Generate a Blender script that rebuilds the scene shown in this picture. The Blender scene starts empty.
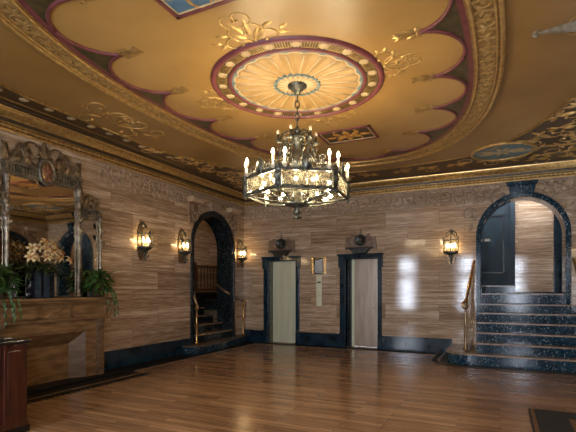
import bpy, math, random
from mathutils import Vector, Matrix
random.seed(7)
PI = math.pi
S = bpy.context.scene
COL = S.collection
sin, cos = math.sin, math.cos

# ------------------------------------------------------------------ room size
X0, X1, Y0, Y1, ZC = -6.53, 1.87, -1.0, 10.73, 4.1
MX, MY = -2.33, 5.13            # centre of the ceiling

# ------------------------------------------------------------------ materials
def nodes(name):
    m = bpy.data.materials.new(name); m.use_nodes = True
    nt = m.node_tree; b = nt.nodes['Principled BSDF']
    return m, nt, b
def nd(nt, t, **kw):
    n = nt.nodes.new(t)
    for k, v in kw.items():
        if k in n.inputs: n.inputs[k].default_value = v
        else: setattr(n, k, v)
    return n
def ramp(nt, fac, stops):
    r = nt.nodes.new('ShaderNodeValToRGB'); nt.links.new(fac, r.inputs[0])
    e = r.color_ramp.elements
    while len(e) < len(stops): e.new(0.5)
    for q, (p, c) in zip(e, stops): q.position = p; q.color = (*c, 1) if len(c) == 3 else c
    return r
def bump(nt, b, h, strength, dist=.01):
    n = nd(nt, 'ShaderNodeBump', Strength=strength, Distance=dist)
    nt.links.new(h, n.inputs['Height']); nt.links.new(n.outputs[0], b.inputs['Normal'])
def objco(nt, scale=(1, 1, 1)):
    t = nt.nodes.new('ShaderNodeTexCoord'); mp = nd(nt, 'ShaderNodeMapping', Scale=scale)
    nt.links.new(t.outputs['Object'], mp.inputs[0]); return mp.outputs[0]
def noisy(name, c1, c2, rough=.5, metal=0., scale=6., detail=4., bmp=0., stretch=(1, 1, 1), bscale=None, coat=0., lo=.35, hi=.65):
    m, nt, b = nodes(name)
    co = objco(nt, stretch)
    n = nd(nt, 'ShaderNodeTexNoise', Scale=scale, Detail=detail); nt.links.new(co, n.inputs[0])
    r = ramp(nt, n.outputs[0], [(lo, c1), (hi, c2)])
    nt.links.new(r.outputs[0], b.inputs['Base Color'])
    b.inputs['Roughness'].default_value = rough; b.inputs['Metallic'].default_value = metal
    b.inputs['Coat Weight'].default_value = coat; b.inputs['Coat Roughness'].default_value = .1
    if bmp:
        n2 = nd(nt, 'ShaderNodeTexNoise', Scale=bscale or scale * 5, Detail=3.); nt.links.new(co, n2.inputs[0])
        bump(nt, b, n2.outputs[0], bmp)
    return m
def emit(name, col, s):
    m, nt, b = nodes(name)
    b.inputs['Base Color'].default_value = (*col, 1)
    b.inputs['Emission Color'].default_value = (*col, 1); b.inputs['Emission Strength'].default_value = s
    m.cycles.emission_sampling = 'NONE'
    return m
def travertine(name, ca, cb, cc):
    m, nt, b = nodes(name)
    t = nt.nodes.new('ShaderNodeTexCoord'); sp = nt.nodes.new('ShaderNodeSeparateXYZ'); nt.links.new(t.outputs['Object'], sp.inputs[0])
    ad = nd(nt, 'ShaderNodeMath', operation='ADD'); nt.links.new(sp.outputs[0], ad.inputs[0]); nt.links.new(sp.outputs[1], ad.inputs[1])
    cb_ = nt.nodes.new('ShaderNodeCombineXYZ'); nt.links.new(ad.outputs[0], cb_.inputs[0]); nt.links.new(sp.outputs[2], cb_.inputs[1])
    # veins: long, level streaks
    def streak(sx, sy, sc, det, dist=.6):
        mp = nd(nt, 'ShaderNodeMapping', Scale=(sx, sy, 1)); nt.links.new(cb_.outputs[0], mp.inputs[0])
        n = nd(nt, 'ShaderNodeTexNoise', Scale=sc, Detail=det, Distortion=dist, Roughness=.65); nt.links.new(mp.outputs[0], n.inputs[0]); return n
    br = nd(nt, 'ShaderNodeTexBrick', Scale=1., **{'Mortar Size': .004, 'Brick Width': 1.25, 'Row Height': .37, 'Bias': 0.})
    br.inputs['Color1'].default_value = (0, 0, 0, 1); br.inputs['Color2'].default_value = (1, 1, 1, 1); br.inputs['Mortar'].default_value = (.1, .1, .1, 1)
    br.offset = .43
    nt.links.new(cb_.outputs[0], br.inputs[0])
    mulb = nd(nt, 'ShaderNodeVectorMath', operation='SCALE', Scale=9.); nt.links.new(br.outputs['Color'], mulb.inputs[0])
    addv = nd(nt, 'ShaderNodeVectorMath', operation='ADD'); nt.links.new(cb_.outputs[0], addv.inputs[0]); nt.links.new(mulb.outputs[0], addv.inputs[1])
    def streak2(sx, sy, sc, det, dist=.6):
        mp = nd(nt, 'ShaderNodeMapping', Scale=(sx, sy, 1)); nt.links.new(addv.outputs[0], mp.inputs[0])
        n = nd(nt, 'ShaderNodeTexNoise', Scale=sc, Detail=det, Distortion=dist, Roughness=.7); nt.links.new(mp.outputs[0], n.inputs[0]); return n
    n1 = streak2(.22, 7., 2.2, 9., .1); n2 = streak2(1.6, 40., 1.8, 6., .05)
    mx = nd(nt, 'ShaderNodeMix', data_type='FLOAT'); mx.inputs[0].default_value = .5
    nt.links.new(n1.outputs[0], mx.inputs[2]); nt.links.new(n2.outputs[0], mx.inputs[3])
    r = ramp(nt, mx.outputs[0], [(.4, ca), (.5, cb), (.585, cc)])
    # tint by block
    tint = ramp(nt, br.outputs['Color'], [(0, (.74, .67, .62)), (.25, (.96, .93, .9)), (1, (1.1, 1.1, 1.1))])
    mul = nd(nt, 'ShaderNodeMix', data_type='RGBA', blend_type='MULTIPLY'); mul.inputs[0].default_value = .9
    nt.links.new(r.outputs[0], mul.inputs[6]); nt.links.new(tint.outputs[0], mul.inputs[7])
    jm = nd(nt, 'ShaderNodeMix', data_type='RGBA', blend_type='MIX'); nt.links.new(br.outputs['Fac'], jm.inputs[0])
    nt.links.new(mul.outputs[2], jm.inputs[6]); jm.inputs[7].default_value = (cb[0] * .6, cb[1] * .6, cb[2] * .6, 1)
    nt.links.new(jm.outputs[2], b.inputs['Base Color'])
    rr = ramp(nt, n2.outputs[0], [(.35, (.1,) * 3), (.6, (.025,) * 3)]); nt.links.new(rr.outputs[0], b.inputs['Roughness'])
    b.inputs['Specular IOR Level'].default_value = .42
    bump(nt, b, n2.outputs[0], .035, .01)
    return m
def marble(name, base, vein, fleck, rough=.14):
    m, nt, b = nodes(name)
    co = objco(nt)
    n = nd(nt, 'ShaderNodeTexNoise', Scale=5., Detail=7., Distortion=1.5); nt.links.new(co, n.inputs[0])
    r = ramp(nt, n.outputs[0], [(.36, base), (.52, (base[0] * 1.7, base[1] * 1.7, base[2] * 1.7)), (.66, vein)])
    n2 = nd(nt, 'ShaderNodeTexNoise', Scale=34., Detail=5., Distortion=.8); nt.links.new(co, n2.inputs[0])
    f = ramp(nt, n2.outputs[0], [(.585, (0, 0, 0)), (.67, (1, 1, 1))])
    mx = nd(nt, 'ShaderNodeMix', data_type='RGBA'); nt.links.new(f.outputs[0], mx.inputs[0])
    nt.links.new(r.outputs[0], mx.inputs[6]); mx.inputs[7].default_value = (*fleck, 1)
    nt.links.new(mx.outputs[2], b.inputs['Base Color']); b.inputs['Roughness'].default_value = rough; b.inputs['Specular IOR Level'].default_value = .28
    return m
def wood_floor():
    m, nt, b = nodes('oak_strip_floor')
    t = nt.nodes.new('ShaderNodeTexCoord')
    br = nd(nt, 'ShaderNodeTexBrick', Scale=1., **{'Mortar Size': .0025, 'Brick Width': 1.15, 'Row Height': .085, 'Bias': 0.})
    br.offset = .37; br.offset_frequency = 3
    br.inputs['Color1'].default_value = (0, 0, 0, 1); br.inputs['Color2'].default_value = (1, 1, 1, 1); br.inputs['Mortar'].default_value = (0, 0, 0, 1)
    nt.links.new(t.outputs['Object'], br.inputs[0])
    sc = nd(nt, 'ShaderNodeVectorMath', operation='SCALE', Scale=13.); nt.links.new(br.outputs['Color'], sc.inputs[0])
    ad = nd(nt, 'ShaderNodeVectorMath', operation='ADD'); nt.links.new(t.outputs['Object'], ad.inputs[0]); nt.links.new(sc.outputs[0], ad.inputs[1])
    mp = nd(nt, 'ShaderNodeMapping', Scale=(1.3, 22, 1)); nt.links.new(ad.outputs[0], mp.inputs[0])
    n = nd(nt, 'ShaderNodeTexNoise', Scale=2., Detail=6., Distortion=.4); nt.links.new(mp.outputs[0], n.inputs[0])
    g = ramp(nt, n.outputs[0], [(.28, (.24, .125, .058)), (.52, (.36, .2, .098)), (.74, (.48, .29, .15))])
    tint = ramp(nt, br.outputs['Color'], [(0, (.72, .69, .66)), (.6, (1, 1, 1)), (1, (1.25, 1.28, 1.3))])
    mul = nd(nt, 'ShaderNodeMix', data_type='RGBA', blend_type='MULTIPLY'); mul.inputs[0].default_value = 1.
    nt.links.new(g.outputs[0], mul.inputs[6]); nt.links.new(tint.outputs[0], mul.inputs[7])
    jm = nd(nt, 'ShaderNodeMix', data_type='RGBA'); nt.links.new(br.outputs['Fac'], jm.inputs[0])
    nt.links.new(mul.outputs[2], jm.inputs[6]); jm.inputs[7].default_value = (.05, .02, .008, 1)
    nt.links.new(jm.outputs[2], b.inputs['Base Color'])
    n3 = nd(nt, 'ShaderNodeTexNoise', Scale=1.4, Detail=3.); nt.links.new(t.outputs['Object'], n3.inputs[0])
    rr = ramp(nt, n3.outputs[0], [(.35, (.12,) * 3), (.65, (.2,) * 3)]); nt.links.new(rr.outputs[0], b.inputs['Roughness'])
    n4 = nd(nt, 'ShaderNodeTexNoise', Scale=3., Detail=2.); nt.links.new(mp.outputs[0], n4.inputs[0])
    bump(nt, b, n4.outputs[0], .05, .01)
    return m
def glass_panel():
    m, nt, b = nodes('etched_glass')
    out = nt.nodes['Material Output']
    tr = nd(nt, 'ShaderNodeBsdfTransparent'); gl = nd(nt, 'ShaderNodeBsdfGlossy', Color=(1, 1, 1, 1), Roughness=.1)
    n = nd(nt, 'ShaderNodeTexNoise', Scale=26., Detail=3.); nt.links.new(objco(nt), n.inputs[0])
    f = ramp(nt, n.outputs[0], [(.42, (.9, .88, .82)), (.6, (.42, .4, .34))]); nt.links.new(f.outputs[0], tr.inputs[0])
    tl = nd(nt, 'ShaderNodeBsdfTranslucent', Color=(.9, .86, .76, 1)); a = nt.nodes.new('ShaderNodeMixShader'); a.inputs[0].default_value = .06; nt.links.new(tr.outputs[0], a.inputs[1]); nt.links.new(tl.outputs[0], a.inputs[2])
    c = nt.nodes.new('ShaderNodeMixShader'); c.inputs[0].default_value = .1; nt.links.new(a.outputs[0], c.inputs[1]); nt.links.new(gl.outputs[0], c.inputs[2])
    nt.links.new(c.outputs[0], out.inputs[0]); nt.nodes.remove(b)
    return m
def window_glass():
    m, nt, b = nodes('window_glass')
    out = nt.nodes['Material Output']
    tr = nd(nt, 'ShaderNodeBsdfTransparent', Color=(.97, .98, 1, 1)); gl = nd(nt, 'ShaderNodeBsdfGlossy', Roughness=.02)
    c = nt.nodes.new('ShaderNodeMixShader'); c.inputs[0].default_value = .06; nt.links.new(tr.outputs[0], c.inputs[1]); nt.links.new(gl.outputs[0], c.inputs[2])
    nt.links.new(c.outputs[0], out.inputs[0]); nt.nodes.remove(b)
    return m

M = {}
M['trav'] = travertine('travertine', (.235, .148, .086), (.42, .3, .194), (.68, .55, .405))
M['darkiron'] = noisy('dark_bronze', (.015, .016, .015), (.05, .048, .042), .35, .6, 20, 4, .2)
M['tanflower'] = noisy('tan_paint', (.4, .28, .14), (.52, .38, .2), .45, 0, 9, 3)
M['crest'] = noisy('brown_carved_stone', (.15, .09, .055), (.26, .17, .11), .35, 0, 9, 5, .1)
M['travrelief'] = noisy('carved_travertine', (.3, .215, .145), (.42, .31, .21), .3, 0, 9, 5, .1)
M['ceil'] = noisy('ochre_ceiling_paint', (.275, .15, .038), (.35, .2, .056), .34, 0, 1.1, 5, .03, bscale=4)
M['ceilin'] = noisy('amber_ceiling_paint', (.35, .195, .053), (.43, .252, .074), .36, 0, 1.3, 5, .03, bscale=4)
M['gold'] = noisy('antique_gilding', (.42, .25, .075), (.62, .41, .15), .36, .55, 14, 4, .12)
M['brightgold'] = noisy('burnished_gilding', (.55, .34, .11), (.78, .53, .22), .28, .75, 14, 4, .1)
M['golddark'] = noisy('aged_gilding', (.27, .155, .045), (.46, .29, .095), .4, .5, 18, 4, .2)
M['bronze'] = noisy('brown_bronze_paint', (.05, .026, .01), (.085, .045, .018), .42, .1, 10, 4, .1)
M['umber'] = noisy('dark_umber_paint', (.028, .016, .008), (.05, .028, .012), .45, 0, 8, 4)
M['olive'] = noisy('dark_olive_paint', (.04, .03, .01), (.085, .062, .02), .5, 0, 10, 4, .2)
M['magenta'] = noisy('rose_red_paint', (.13, .03, .032), (.19, .05, .05), .45, 0, 8, 3)
M['cream'] = noisy('cream_paint', (.5, .36, .18), (.6, .46, .26), .45, 0, 9, 3)
M['shell'] = noisy('yellow_shell_paint', (.35, .21, .07), (.42, .265, .1), .42, 0, 5, 3)
M['bluegrey'] = noisy('slate_blue_paint', (.1, .165, .18), (.16, .24, .25), .5, 0, 9, 3)
M['blue'] = noisy('azure_paint', (.05, .12, .2), (.09, .19, .28), .5, 0, 6, 3)
M['orange'] = noisy('orange_gold_paint', (.45, .19, .03), (.62, .34, .08), .45, 0, 20, 3)
M['verdigris'] = noisy('verdigris_silver', (.08, .07, .05), (.27, .235, .165), .4, .45, 16, 4, .2)
M['silver'] = noisy('tarnished_silver_leaf', (.12, .1, .07), (.44, .38, .29), .34, .65, 18, 4, .15)
M['teal'] = marble('dark_blue_green_marble', (.004, .018, .031), (.018, .055, .082), (.3, .36, .38), .12)
M['navy'] = noisy('plain_blue_black_marble', (.004, .013, .022), (.012, .035, .054), .14, 0, 5, 6)
M['teald'] = marble('black_green_marble', (.005, .008, .01), (.016, .022, .024), (.09, .1, .1))
M['tread'] = noisy('tan_marble_tread', (.19, .125, .075), (.31, .215, .135), .25, 0, 8, 4)
M['treaddark'] = noisy('brown_marble_tread', (.07, .045, .028), (.14, .095, .06), .3, 0, 8, 4)  # darker brown for the bottom tread of the left stairs
M['floor'] = wood_floor()
M['black'] = noisy('black_marble', (.005, .005, .006), (.014, .014, .014), .5, 0, 14, 5)
M['inlay'] = noisy('tan_stone_line', (.2, .12, .06), (.3, .19, .1), .25, 0, 10, 3)
M['mantel'] = noisy('brown_marble', (.13, .07, .026), (.3, .175, .075), .38, 0, 3, 8, .06, stretch=(1.2, 1.2, 6))
M['mantelpale'] = noisy('pale_travertine_block', (.14, .086, .046), (.215, .14, .08), .4, 0, 3, 7, .05, stretch=(1, 1, 7))
M['brassdoor'] = noisy('pale_brass_sheet', (.64, .65, .45), (.74, .74, .55), .33, .15, 2, 3, .02, stretch=(6, 6, .6))
M['bronzedoor'] = noisy('bronze_sheet', (.36, .275, .2), (.46, .37, .285), .28, .3, 2, 3, .02, stretch=(6, 6, .6))
M['brass'] = noisy('brass', (.5, .28, .09), (.68, .42, .16), .24, .9, 12, 3)
M['oldbrass'] = noisy('old_brass', (.22, .14, .07), (.4, .27, .14), .32, .75, 14, 3, .1)
M['cherry'] = noisy('cherry_wood', (.035, .008, .004), (.08, .02, .009), .3, 0, 4, 5, .04, stretch=(9, 9, .7), coat=.3)
M['blacktop'] = noisy('black_lacquer', (.006, .006, .006), (.014, .013, .012), .18, 0, 6, 3)
M['darkwood'] = noisy('dark_oak', (.045, .018, .008), (.1, .045, .02), .35, 0, 4, 4, .05, stretch=(9, 9, .8))
M['tealwood'] = noisy('dark_teal_painted_wood', (.006, .02, .03), (.012, .036, .05), .6, 0, 4, 3, .03)
M['iron'] = noisy('grey_green_bronze', (.035, .038, .032), (.17, .165, .13), .34, .7, 20, 4, .2)
M['glass'] = glass_panel()
M['wglass'] = window_glass()
M['bulb'] = emit('warm_bulb', (1., .79, .48), 12.)
M['sbulb'] = emit('warm_candle_bulb', (1., .75, .42), 6.)
M['globe'] = emit('warm_globe', (1., .68, .34), 6.)
M['vglobe'] = emit('dim_warm_globe', (1., .52, .2), 3.)
M['litstone'] = noisy('lit_carved_stone', (.42, .31, .2), (.56, .43, .3), .3, 0, 9, 4)  # light caught by the arch brackets is put into this stone colour
M['brownbronze'] = noisy('brown_bronze', (.1, .068, .036), (.3, .215, .125), .36, .5, 18, 4, .2)
M['palesilver'] = noisy('pale_silver_leaf', (.2, .18, .13), (.4, .37, .29), .4, .3, 18, 4, .15)
M['wax'] = noisy('ivory_candle_tube', (.6, .5, .34), (.7, .6, .42), .5, 0, 9, 2)
M['paper'] = noisy('printed_sheet', (.4, .4, .36), (.55, .55, .5), .5, 0, 60, 2, stretch=(1, 1, 3))
M['petal'] = noisy('lily_petal', (.7, .48, .2), (.84, .66, .36), .5, 0, 14, 3)
M['stamen'] = noisy('orange_stamen', (.4, .13, .02), (.5, .2, .04), .6, 0, 30, 2)
M['leaf'] = noisy('green_leaf', (.02, .055, .01), (.07, .15, .03), .42, 0, 24, 3)
M['fleaf'] = noisy('dark_lily_leaf', (.016, .03, .01), (.05, .07, .02), .45, 0, 18, 3)
M['vase'] = noisy('black_glazed_vase', (.006, .007, .01), (.014, .016, .022), .16, 0, 6, 3)
M['vaseblue'] = noisy('slate_blue_glaze', (.016, .028, .042), (.035, .055, .075), .2, 0, 8, 3)
M['terracotta'] = noisy('dark_clay', (.05, .025, .015), (.09, .05, .03), .6, 0, 12, 3)
M['red'] = noisy('faded_red_paint', (.2, .07, .04), (.3, .12, .07), .45, 0, 20, 3)
M['rugfield'] = noisy('tan_rug_pile', (.12, .06, .025), (.2, .11, .045), .9, 0, 30, 4)
M['rugdark'] = noisy('dark_rug_pile', (.008, .009, .009), (.03, .03, .03), .9, 0, 40, 4)
M['black'].node_tree.nodes['Principled BSDF'].inputs['Specular IOR Level'].default_value = .12
mm, nt_, b_ = nodes('silvered_mirror'); b_.inputs['Base Color'].default_value = (.86, .8, .7, 1); b_.inputs['Metallic'].default_value = 1; b_.inputs['Roughness'].default_value = .03
M['mirror'] = mm

# ------------------------------------------------------------------ mesh builder
class MB:
    def __init__(s, mat=None): s.v = []; s.f = []; s.sm = []; s.M = mat or Matrix()
    def add(s, vs, fs, smooth=False):
        o = len(s.v); s.v += [s.M @ Vector(p) for p in vs]
        s.f += [tuple(i + o for i in q) for q in fs]; s.sm += [smooth] * len(fs); return s
    def box(s, x0, x1, y0, y1, z0, z1):
        v = [(x, y, z) for z in (z0, z1) for y in (y0, y1) for x in (x0, x1)]
        return s.add(v, [(0, 2, 3, 1), (4, 5, 7, 6), (0, 1, 5, 4), (2, 6, 7, 3), (0, 4, 6, 2), (1, 3, 7, 5)])
    def hexa(s, a, b):     # two quads, joined
        return s.add(list(a) + list(b), [(3, 2, 1, 0), (4, 5, 6, 7), (0, 1, 5, 4), (1, 2, 6, 5), (2, 3, 7, 6), (3, 0, 4, 7)])
    def prism(s, poly, t0, t1, plane='xz'):
        f = {'xz': lambda a, b, t: (a, t, b), 'xy': lambda a, b, t: (a, b, t), 'yz': lambda a, b, t: (t, a, b)}[plane]
        n = len(poly); v = [f(a, b, t0) for a, b in poly] + [f(a, b, t1) for a, b in poly]
        return s.add(v, [tuple(range(n - 1, -1, -1)), tuple(range(n, 2 * n))] + [(i, (i + 1) % n, n + (i + 1) % n, n + i) for i in range(n)])
    def lathe(s, prof, n=20, c=(0, 0, 0), a0=0, a1=2 * PI, smooth=True):
        full = abs(a1 - a0 - 2 * PI) < 1e-6; k = n if full else n + 1
        v = []
        for r, z in prof:
            for i in range(k):
                a = a0 + (a1 - a0) * i / n
                v.append((c[0] + r * cos(a), c[1] + r * sin(a), c[2] + z))
        fs = []
        for j in range(len(prof) - 1):
            for i in range(n):
                i2 = (i + 1) % k if full else i + 1
                fs.append((j * k + i, j * k + i2, (j + 1) * k + i2, (j + 1) * k + i))
        return s.add(v, fs, smooth)
    def sphere(s, c, r, n=10, m=6, sc=(1, 1, 1)):
        v = []; 
        for j in range(m + 1):
            t = PI * j / m
            for i in range(n):
                a = 2 * PI * i / n
                v.append((c[0] + r * sc[0] * sin(t) * cos(a), c[1] + r * sc[1] * sin(t) * sin(a), c[2] + r * sc[2] * cos(t)))
        return s.add(v, [(j * n + i, (j + 1) * n + i, (j + 1) * n + (i + 1) % n, j * n + (i + 1) % n) for j in range(m) for i in range(n)], True)
    def tube(s, pts, r, n=6, closed=False, flat=None):
        pts = [Vector(p) for p in pts]; k = len(pts)
        R = r if callable(r) else (lambda t: r)
        up = None; v = []
        for i, p in enumerate(pts):
            a = pts[i - 1] if i or closed else p; b = pts[(i + 1) % k] if i < k - 1 or closed else p
            t = (b - a)
            if t.length < 1e-9: t = Vector((0, 0, 1))
            t.normalize()
            if up is None:
                up = Vector((0, 0, 1)) if abs(t.z) < .9 else Vector((1, 0, 0))
            u = up - t * up.dot(t)
            if u.length < 1e-6: u = t.orthogonal()
            u.normalize(); w = t.cross(u); up = u
            rr = R(i / max(1, k - 1))
            for j in range(n):
                g = 2 * PI * j / n
                v.append(p + (u * cos(g) + w * sin(g)) * rr)
        fs = []
        for i in range(k if closed else k - 1):
            i2 = (i + 1) % k
            for j in range(n):
                fs.append((i * n + j, i * n + (j + 1) % n, i2 * n + (j + 1) % n, i2 * n + j))
        if not closed: fs += [tuple(range(n - 1, -1, -1)), tuple((k - 1) * n + j for j in range(n))]
        return s.add(v, fs, True)
    # relief pieces drawn in the local xy plane, standing towards +z
    def curl(s, x, y, ang, L, turn, p=1.7, r0=.018, r1=.007, n=30, bud=True):
        pts = []; h = L / n
        for i in range(n + 1):
            pts.append((x, y, 0)); a = ang + turn * (i / n) ** p
            x += cos(a) * h; y += sin(a) * h
        s.tube(pts, lambda t: r0 + (r1 - r0) * t, 5)
        if bud: s.sphere(pts[-1], r0 * 1.5, 7, 4)
        return s
    def leaf(s, x, y, ang, L, W, hgt=.02, n=6, droop=0., z=0.):
        v = []; ca, sa = cos(ang), sin(ang)
        for i in range(n + 1):
            t = i / n; w = W * (sin(PI * min(1, t * .92 + .06)) ** .8) * .5
            zz = z - droop * t * t * L
            for q, hh in ((-w, 0), (0, hgt * sin(PI * t)), (w, 0)):
                v.append((x + ca * L * t - sa * q, y + sa * L * t + ca * q, zz + hh))
        return s.add(v, [(3 * i + j, 3 * i + 3 + j, 3 * i + 4 + j, 3 * i + 1 + j) for i in range(n) for j in (0, 1)], True)
    def flower(s, x, y, r, n=8, h=.012):
        for i in range(n): s.leaf(x, y, 2 * PI * i / n, r, r * .8, h, 4)
        return s.sphere((x, y, h * .4), r * .3, 7, 4, (1, 1, .6))
    def band(s, inner, outer, z0, z1, closed=True):     # flat ring between two outlines in xy
        n = len(inner)
        v = [(x, y, z0) for x, y in inner] + [(x, y, z0) for x, y in outer] + [(x, y, z1) for x, y in inner] + [(x, y, z1) for x, y in outer]
        fs = []
        for i in range(n if closed else n - 1):
            j = (i + 1) % n
            fs += [(i, j, n + j, n + i), (2 * n + i, 3 * n + i, 3 * n + j, 2 * n + j), (i, 2 * n + i, 2 * n + j, j), (n + i, n + j, 3 * n + j, 3 * n + i)]
        return s.add(v, fs)
    def build(s, name, mat, parent=None, kind=None):
        me = bpy.data.meshes.new(name); me.from_pydata([tuple(p) for p in s.v], [], s.f)
        me.polygons.foreach_set('use_smooth', s.sm); me.materials.append(M[mat]); me.update()
        o = bpy.data.objects.new(name, me); COL.objects.link(o)
        if parent: o.parent = parent
        if kind: o['kind'] = kind
        return o
def bevel(o, w=.01, n=2):
    m = o.modifiers.new('bevel', 'BEVEL'); m.width = w; m.segments = n; m.limit_method = 'ANGLE'; return o
def thing(name, label=None, cat=None, loc=(0, 0, 0), rz=0, group=None, kind=None):
    o = bpy.data.objects.new(name, None); COL.objects.link(o); o.location = loc; o.rotation_euler = (0, 0, rz); o.empty_display_size = .1
    if label: o['label'] = label
    if cat: o['category'] = cat
    if group: o['group'] = group
    if kind: o['kind'] = kind
    return o
def tag(o, label, cat, group=None):
    o['label'] = label; o['category'] = cat
    if group: o['group'] = group
    return o
def dup(o, loc=None, rz=None, label=None, group=None, parent=None, rot=None):
    c = o.copy(); COL.objects.link(c)
    if parent: c.parent = parent
    for ch in o.children: dup(ch, parent=c)
    if loc is not None: c.location = loc
    if rz is not None: c.rotation_euler = (0, 0, rz)
    if rot is not None: c.rotation_euler = rot
    if label: c['label'] = label
    if group: c['group'] = group
    return c
def copypart(o, parent, loc, rz=0):
    c = o.copy(); COL.objects.link(c); c.parent = parent; c.location = loc; c.rotation_euler = (0, 0, rz); return c
LEFT, BACK, RIGHT = PI / 2, 0, -PI / 2      # turn of things hung on each wall (their front faces local -y)
DOWN = Matrix.Diagonal((1, 1, -.55, 1))      # relief on the ceiling
UPRIGHT = Matrix(((1, 0, 0, 0), (0, 0, -.6, 0), (0, 1, 0, 0), (0, 0, 0, 1)))   # relief on a wall: plan (x, y) to wall (x, z)
def arc(cx, cz, r, a0, a1, n): return [(cx + r * cos(a0 + (a1 - a0) * i / n), cz + r * sin(a0 + (a1 - a0) * i / n)) for i in range(n + 1)]

# ------------------------------------------------------------------ room shell
def struct(name, mb, mat, parent=None): return mb.build(name, mat, parent, None if parent else 'structure')
T = .42
struct('floor', MB().box(X0 - .02, X1 + .02, Y0 - .02, Y1 + .02, -.1, 0), 'floor')
struct('ceiling', MB().box(X0 - .1, X1 + .1, Y0 - .1, Y1 + .1, ZC, ZC + .12), 'ceil')
ARC_L = dict(c=9.26, r=.8, zs=2.5)        # passage through the left wall (and its twin on the right)
ARC_B = dict(c=.42, r=.8, zs=2.66)        # passage through the back wall
def wall_cols(mb, put, a0, a1, openings, t0, t1, ztop):
    """columns of wall between openings; an opening is (lo, hi, ztop) or an arch (c, r, zs)"""
    x = a0
    for op in sorted(openings, key=lambda q: q[0]):
        lo, hi = op[0], op[1]
        mb_col(mb, put, x, lo, 0, 0, t0, t1, ztop)
        if len(op) == 4:
            mb_col(mb, put, lo, hi, op[2], op[2], t0, t1, ztop)
            if op[3] > 0: mb_col(mb, put, lo, hi, 0, 0, t0, t1, op[3])
        else:
            c, r, zs = op[2]; n = 28
            for i in range(n):
                a, b = PI - PI * i / n, PI - PI * (i + 1) / n
                mb_col(mb, put, c + r * cos(a), c + r * cos(b), zs + r * sin(a), zs + r * sin(b), t0, t1, ztop)
        x = hi
    mb_col(mb, put, x, a1, 0, 0, t0, t1, ztop)
def mb_col(mb, put, a, b, za, zb, t0, t1, zt):
    if b - a < 1e-6: return
    zt2 = zt
    mb.hexa([put(a, t0, za), put(b, t0, zb), put(b, t0, zt2), put(a, t0, zt2)], [put(a, t1, za), put(b, t1, zb), put(b, t1, zt2), put(a, t1, zt2)])
putL = lambda a, t, z: (X0 - t, a, z)
putR = lambda a, t, z: (X1 + t, a, z)
putB = lambda a, t, z: (a, Y1 + t, z)
putF = lambda a, t, z: (a, Y0 - t, z)
archspec = lambda d: (d['c'] - d['r'], d['c'] + d['r'], (d['c'], d['r'], d['zs']))
mb = MB(); wall_cols(mb, putL, Y0 - .3, Y1 + .0, [archspec(ARC_L)], 0, T, ZC); struct('wall_left', mb, 'trav')
mb = MB(); wall_cols(mb, putR, Y0 - .3, Y1 + .0, [archspec(ARC_L)], 0, T, ZC); struct('wall_right', mb, 'trav')
E1, E2 = (-5.72, -4.9), (-3.52, -2.7); EZ = 2.235
mb = MB(); wall_cols(mb, putB, X0 - T, X1 + T, [(E1[0], E1[1], EZ, 0), (E2[0], E2[1], EZ, 0), archspec(ARC_B)], 0, T, ZC); struct('wall_back', mb, 'trav')
WINS = [(-4.55, -3.85), (-1.75, -1.05), (.35, 1.05)]  # last window is unseen, added to let in more daylight
mb = MB(); wall_cols(mb, putF, X0, X1, [(a, b, 3.0, .45) for a, b in WINS], 0, .3, ZC); struct('wall_front', mb, 'trav')
for i, (a, b) in enumerate(WINS):
    w = thing('window_%d' % (i + 1), kind='structure')
    m = MB()
    for xa, xb, za, zb in ((a, a + .05, .45, 3.), (b - .05, b, .45, 3.), (a, b, .45, .5), (a, b, 2.95, 3.), (a, b, 1.2, 1.25), (a, b, 1.98, 2.22), ((a + b) / 2 - .012, (a + b) / 2 + .012, .45, 3.)):
        m.box(xa, xb, Y0 - .2, Y0 - .14, za, zb)
    m.build('window_frame', 'darkwood', w)
    MB().box(a + .05, b - .05, Y0 - .175, Y0 - .17, .5, 2.95).build('pane', 'wglass', w)

# baseboards
BH = .335
def base(name, segs, put):
    m = MB()
    for a, b in segs:
        for (d, z0, z1) in ((.05, 0, .3), (.035, .3, BH)):
            m.hexa([put(a, 0, z0), put(b, 0, z0), put(b, 0, z1), put(a, 0, z1)], [put(a, -d, z0), put(b, -d, z0), put(b, -d, z1), put(a, -d, z1)])
    struct(name, m, 'navy')
base('baseboard_left', [(Y0, 3.54), (5.74, 8.34)], putL)
base('baseboard_back', [(X0, E1[0] - .16), (E1[1] + .11, E2[0] - .16), (E2[1] + .12, -.985)], putB)
base('baseboard_right', [(Y0, 8.34)], putR)
base('baseboard_front', [(X0, X1)], putF)

# floor border: black marble with a tan line inside it, around the room and around the hearth
tr = thing('trim_1', kind='structure')
m = MB()
for (xa, xb, ya, yb) in ((X0, -5.98, Y0, Y1), (1.32, X1, Y0, Y1), (-5.98, 1.32, 10.38, Y1), (-5.98, -5.72, 3.0, 5.95)):
    m.box(xa, xb, ya, yb, 0, .004)
m.build('stone_border', 'black', tr)
m = MB()
for (xa, xb, ya, yb) in ((-5.98, -5.94, 5.95, 10.38), (-5.98, 1.32, 10.34, 10.38), (-5.72, -5.68, 3.0, 5.95), (-5.98, -5.68, 5.95, 5.99), (1.28, 1.32, Y0, 10.38)):
    m.box(xa, xb, ya, yb, 0, .006)
m.build('tan_line', 'inlay', tr)
m = MB().box(-5.68, -5.56, 3.0, 5.95, 0, .004)
y = 3.0
while y < 5.9:
    m.prism([(-5.57, y), (-5.49, y + .015), (-5.49, y + .05), (-5.57, y + .065)], 0, .004, 'xy'); y += .085
m.build('toothed_border', 'black', tr)

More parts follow.
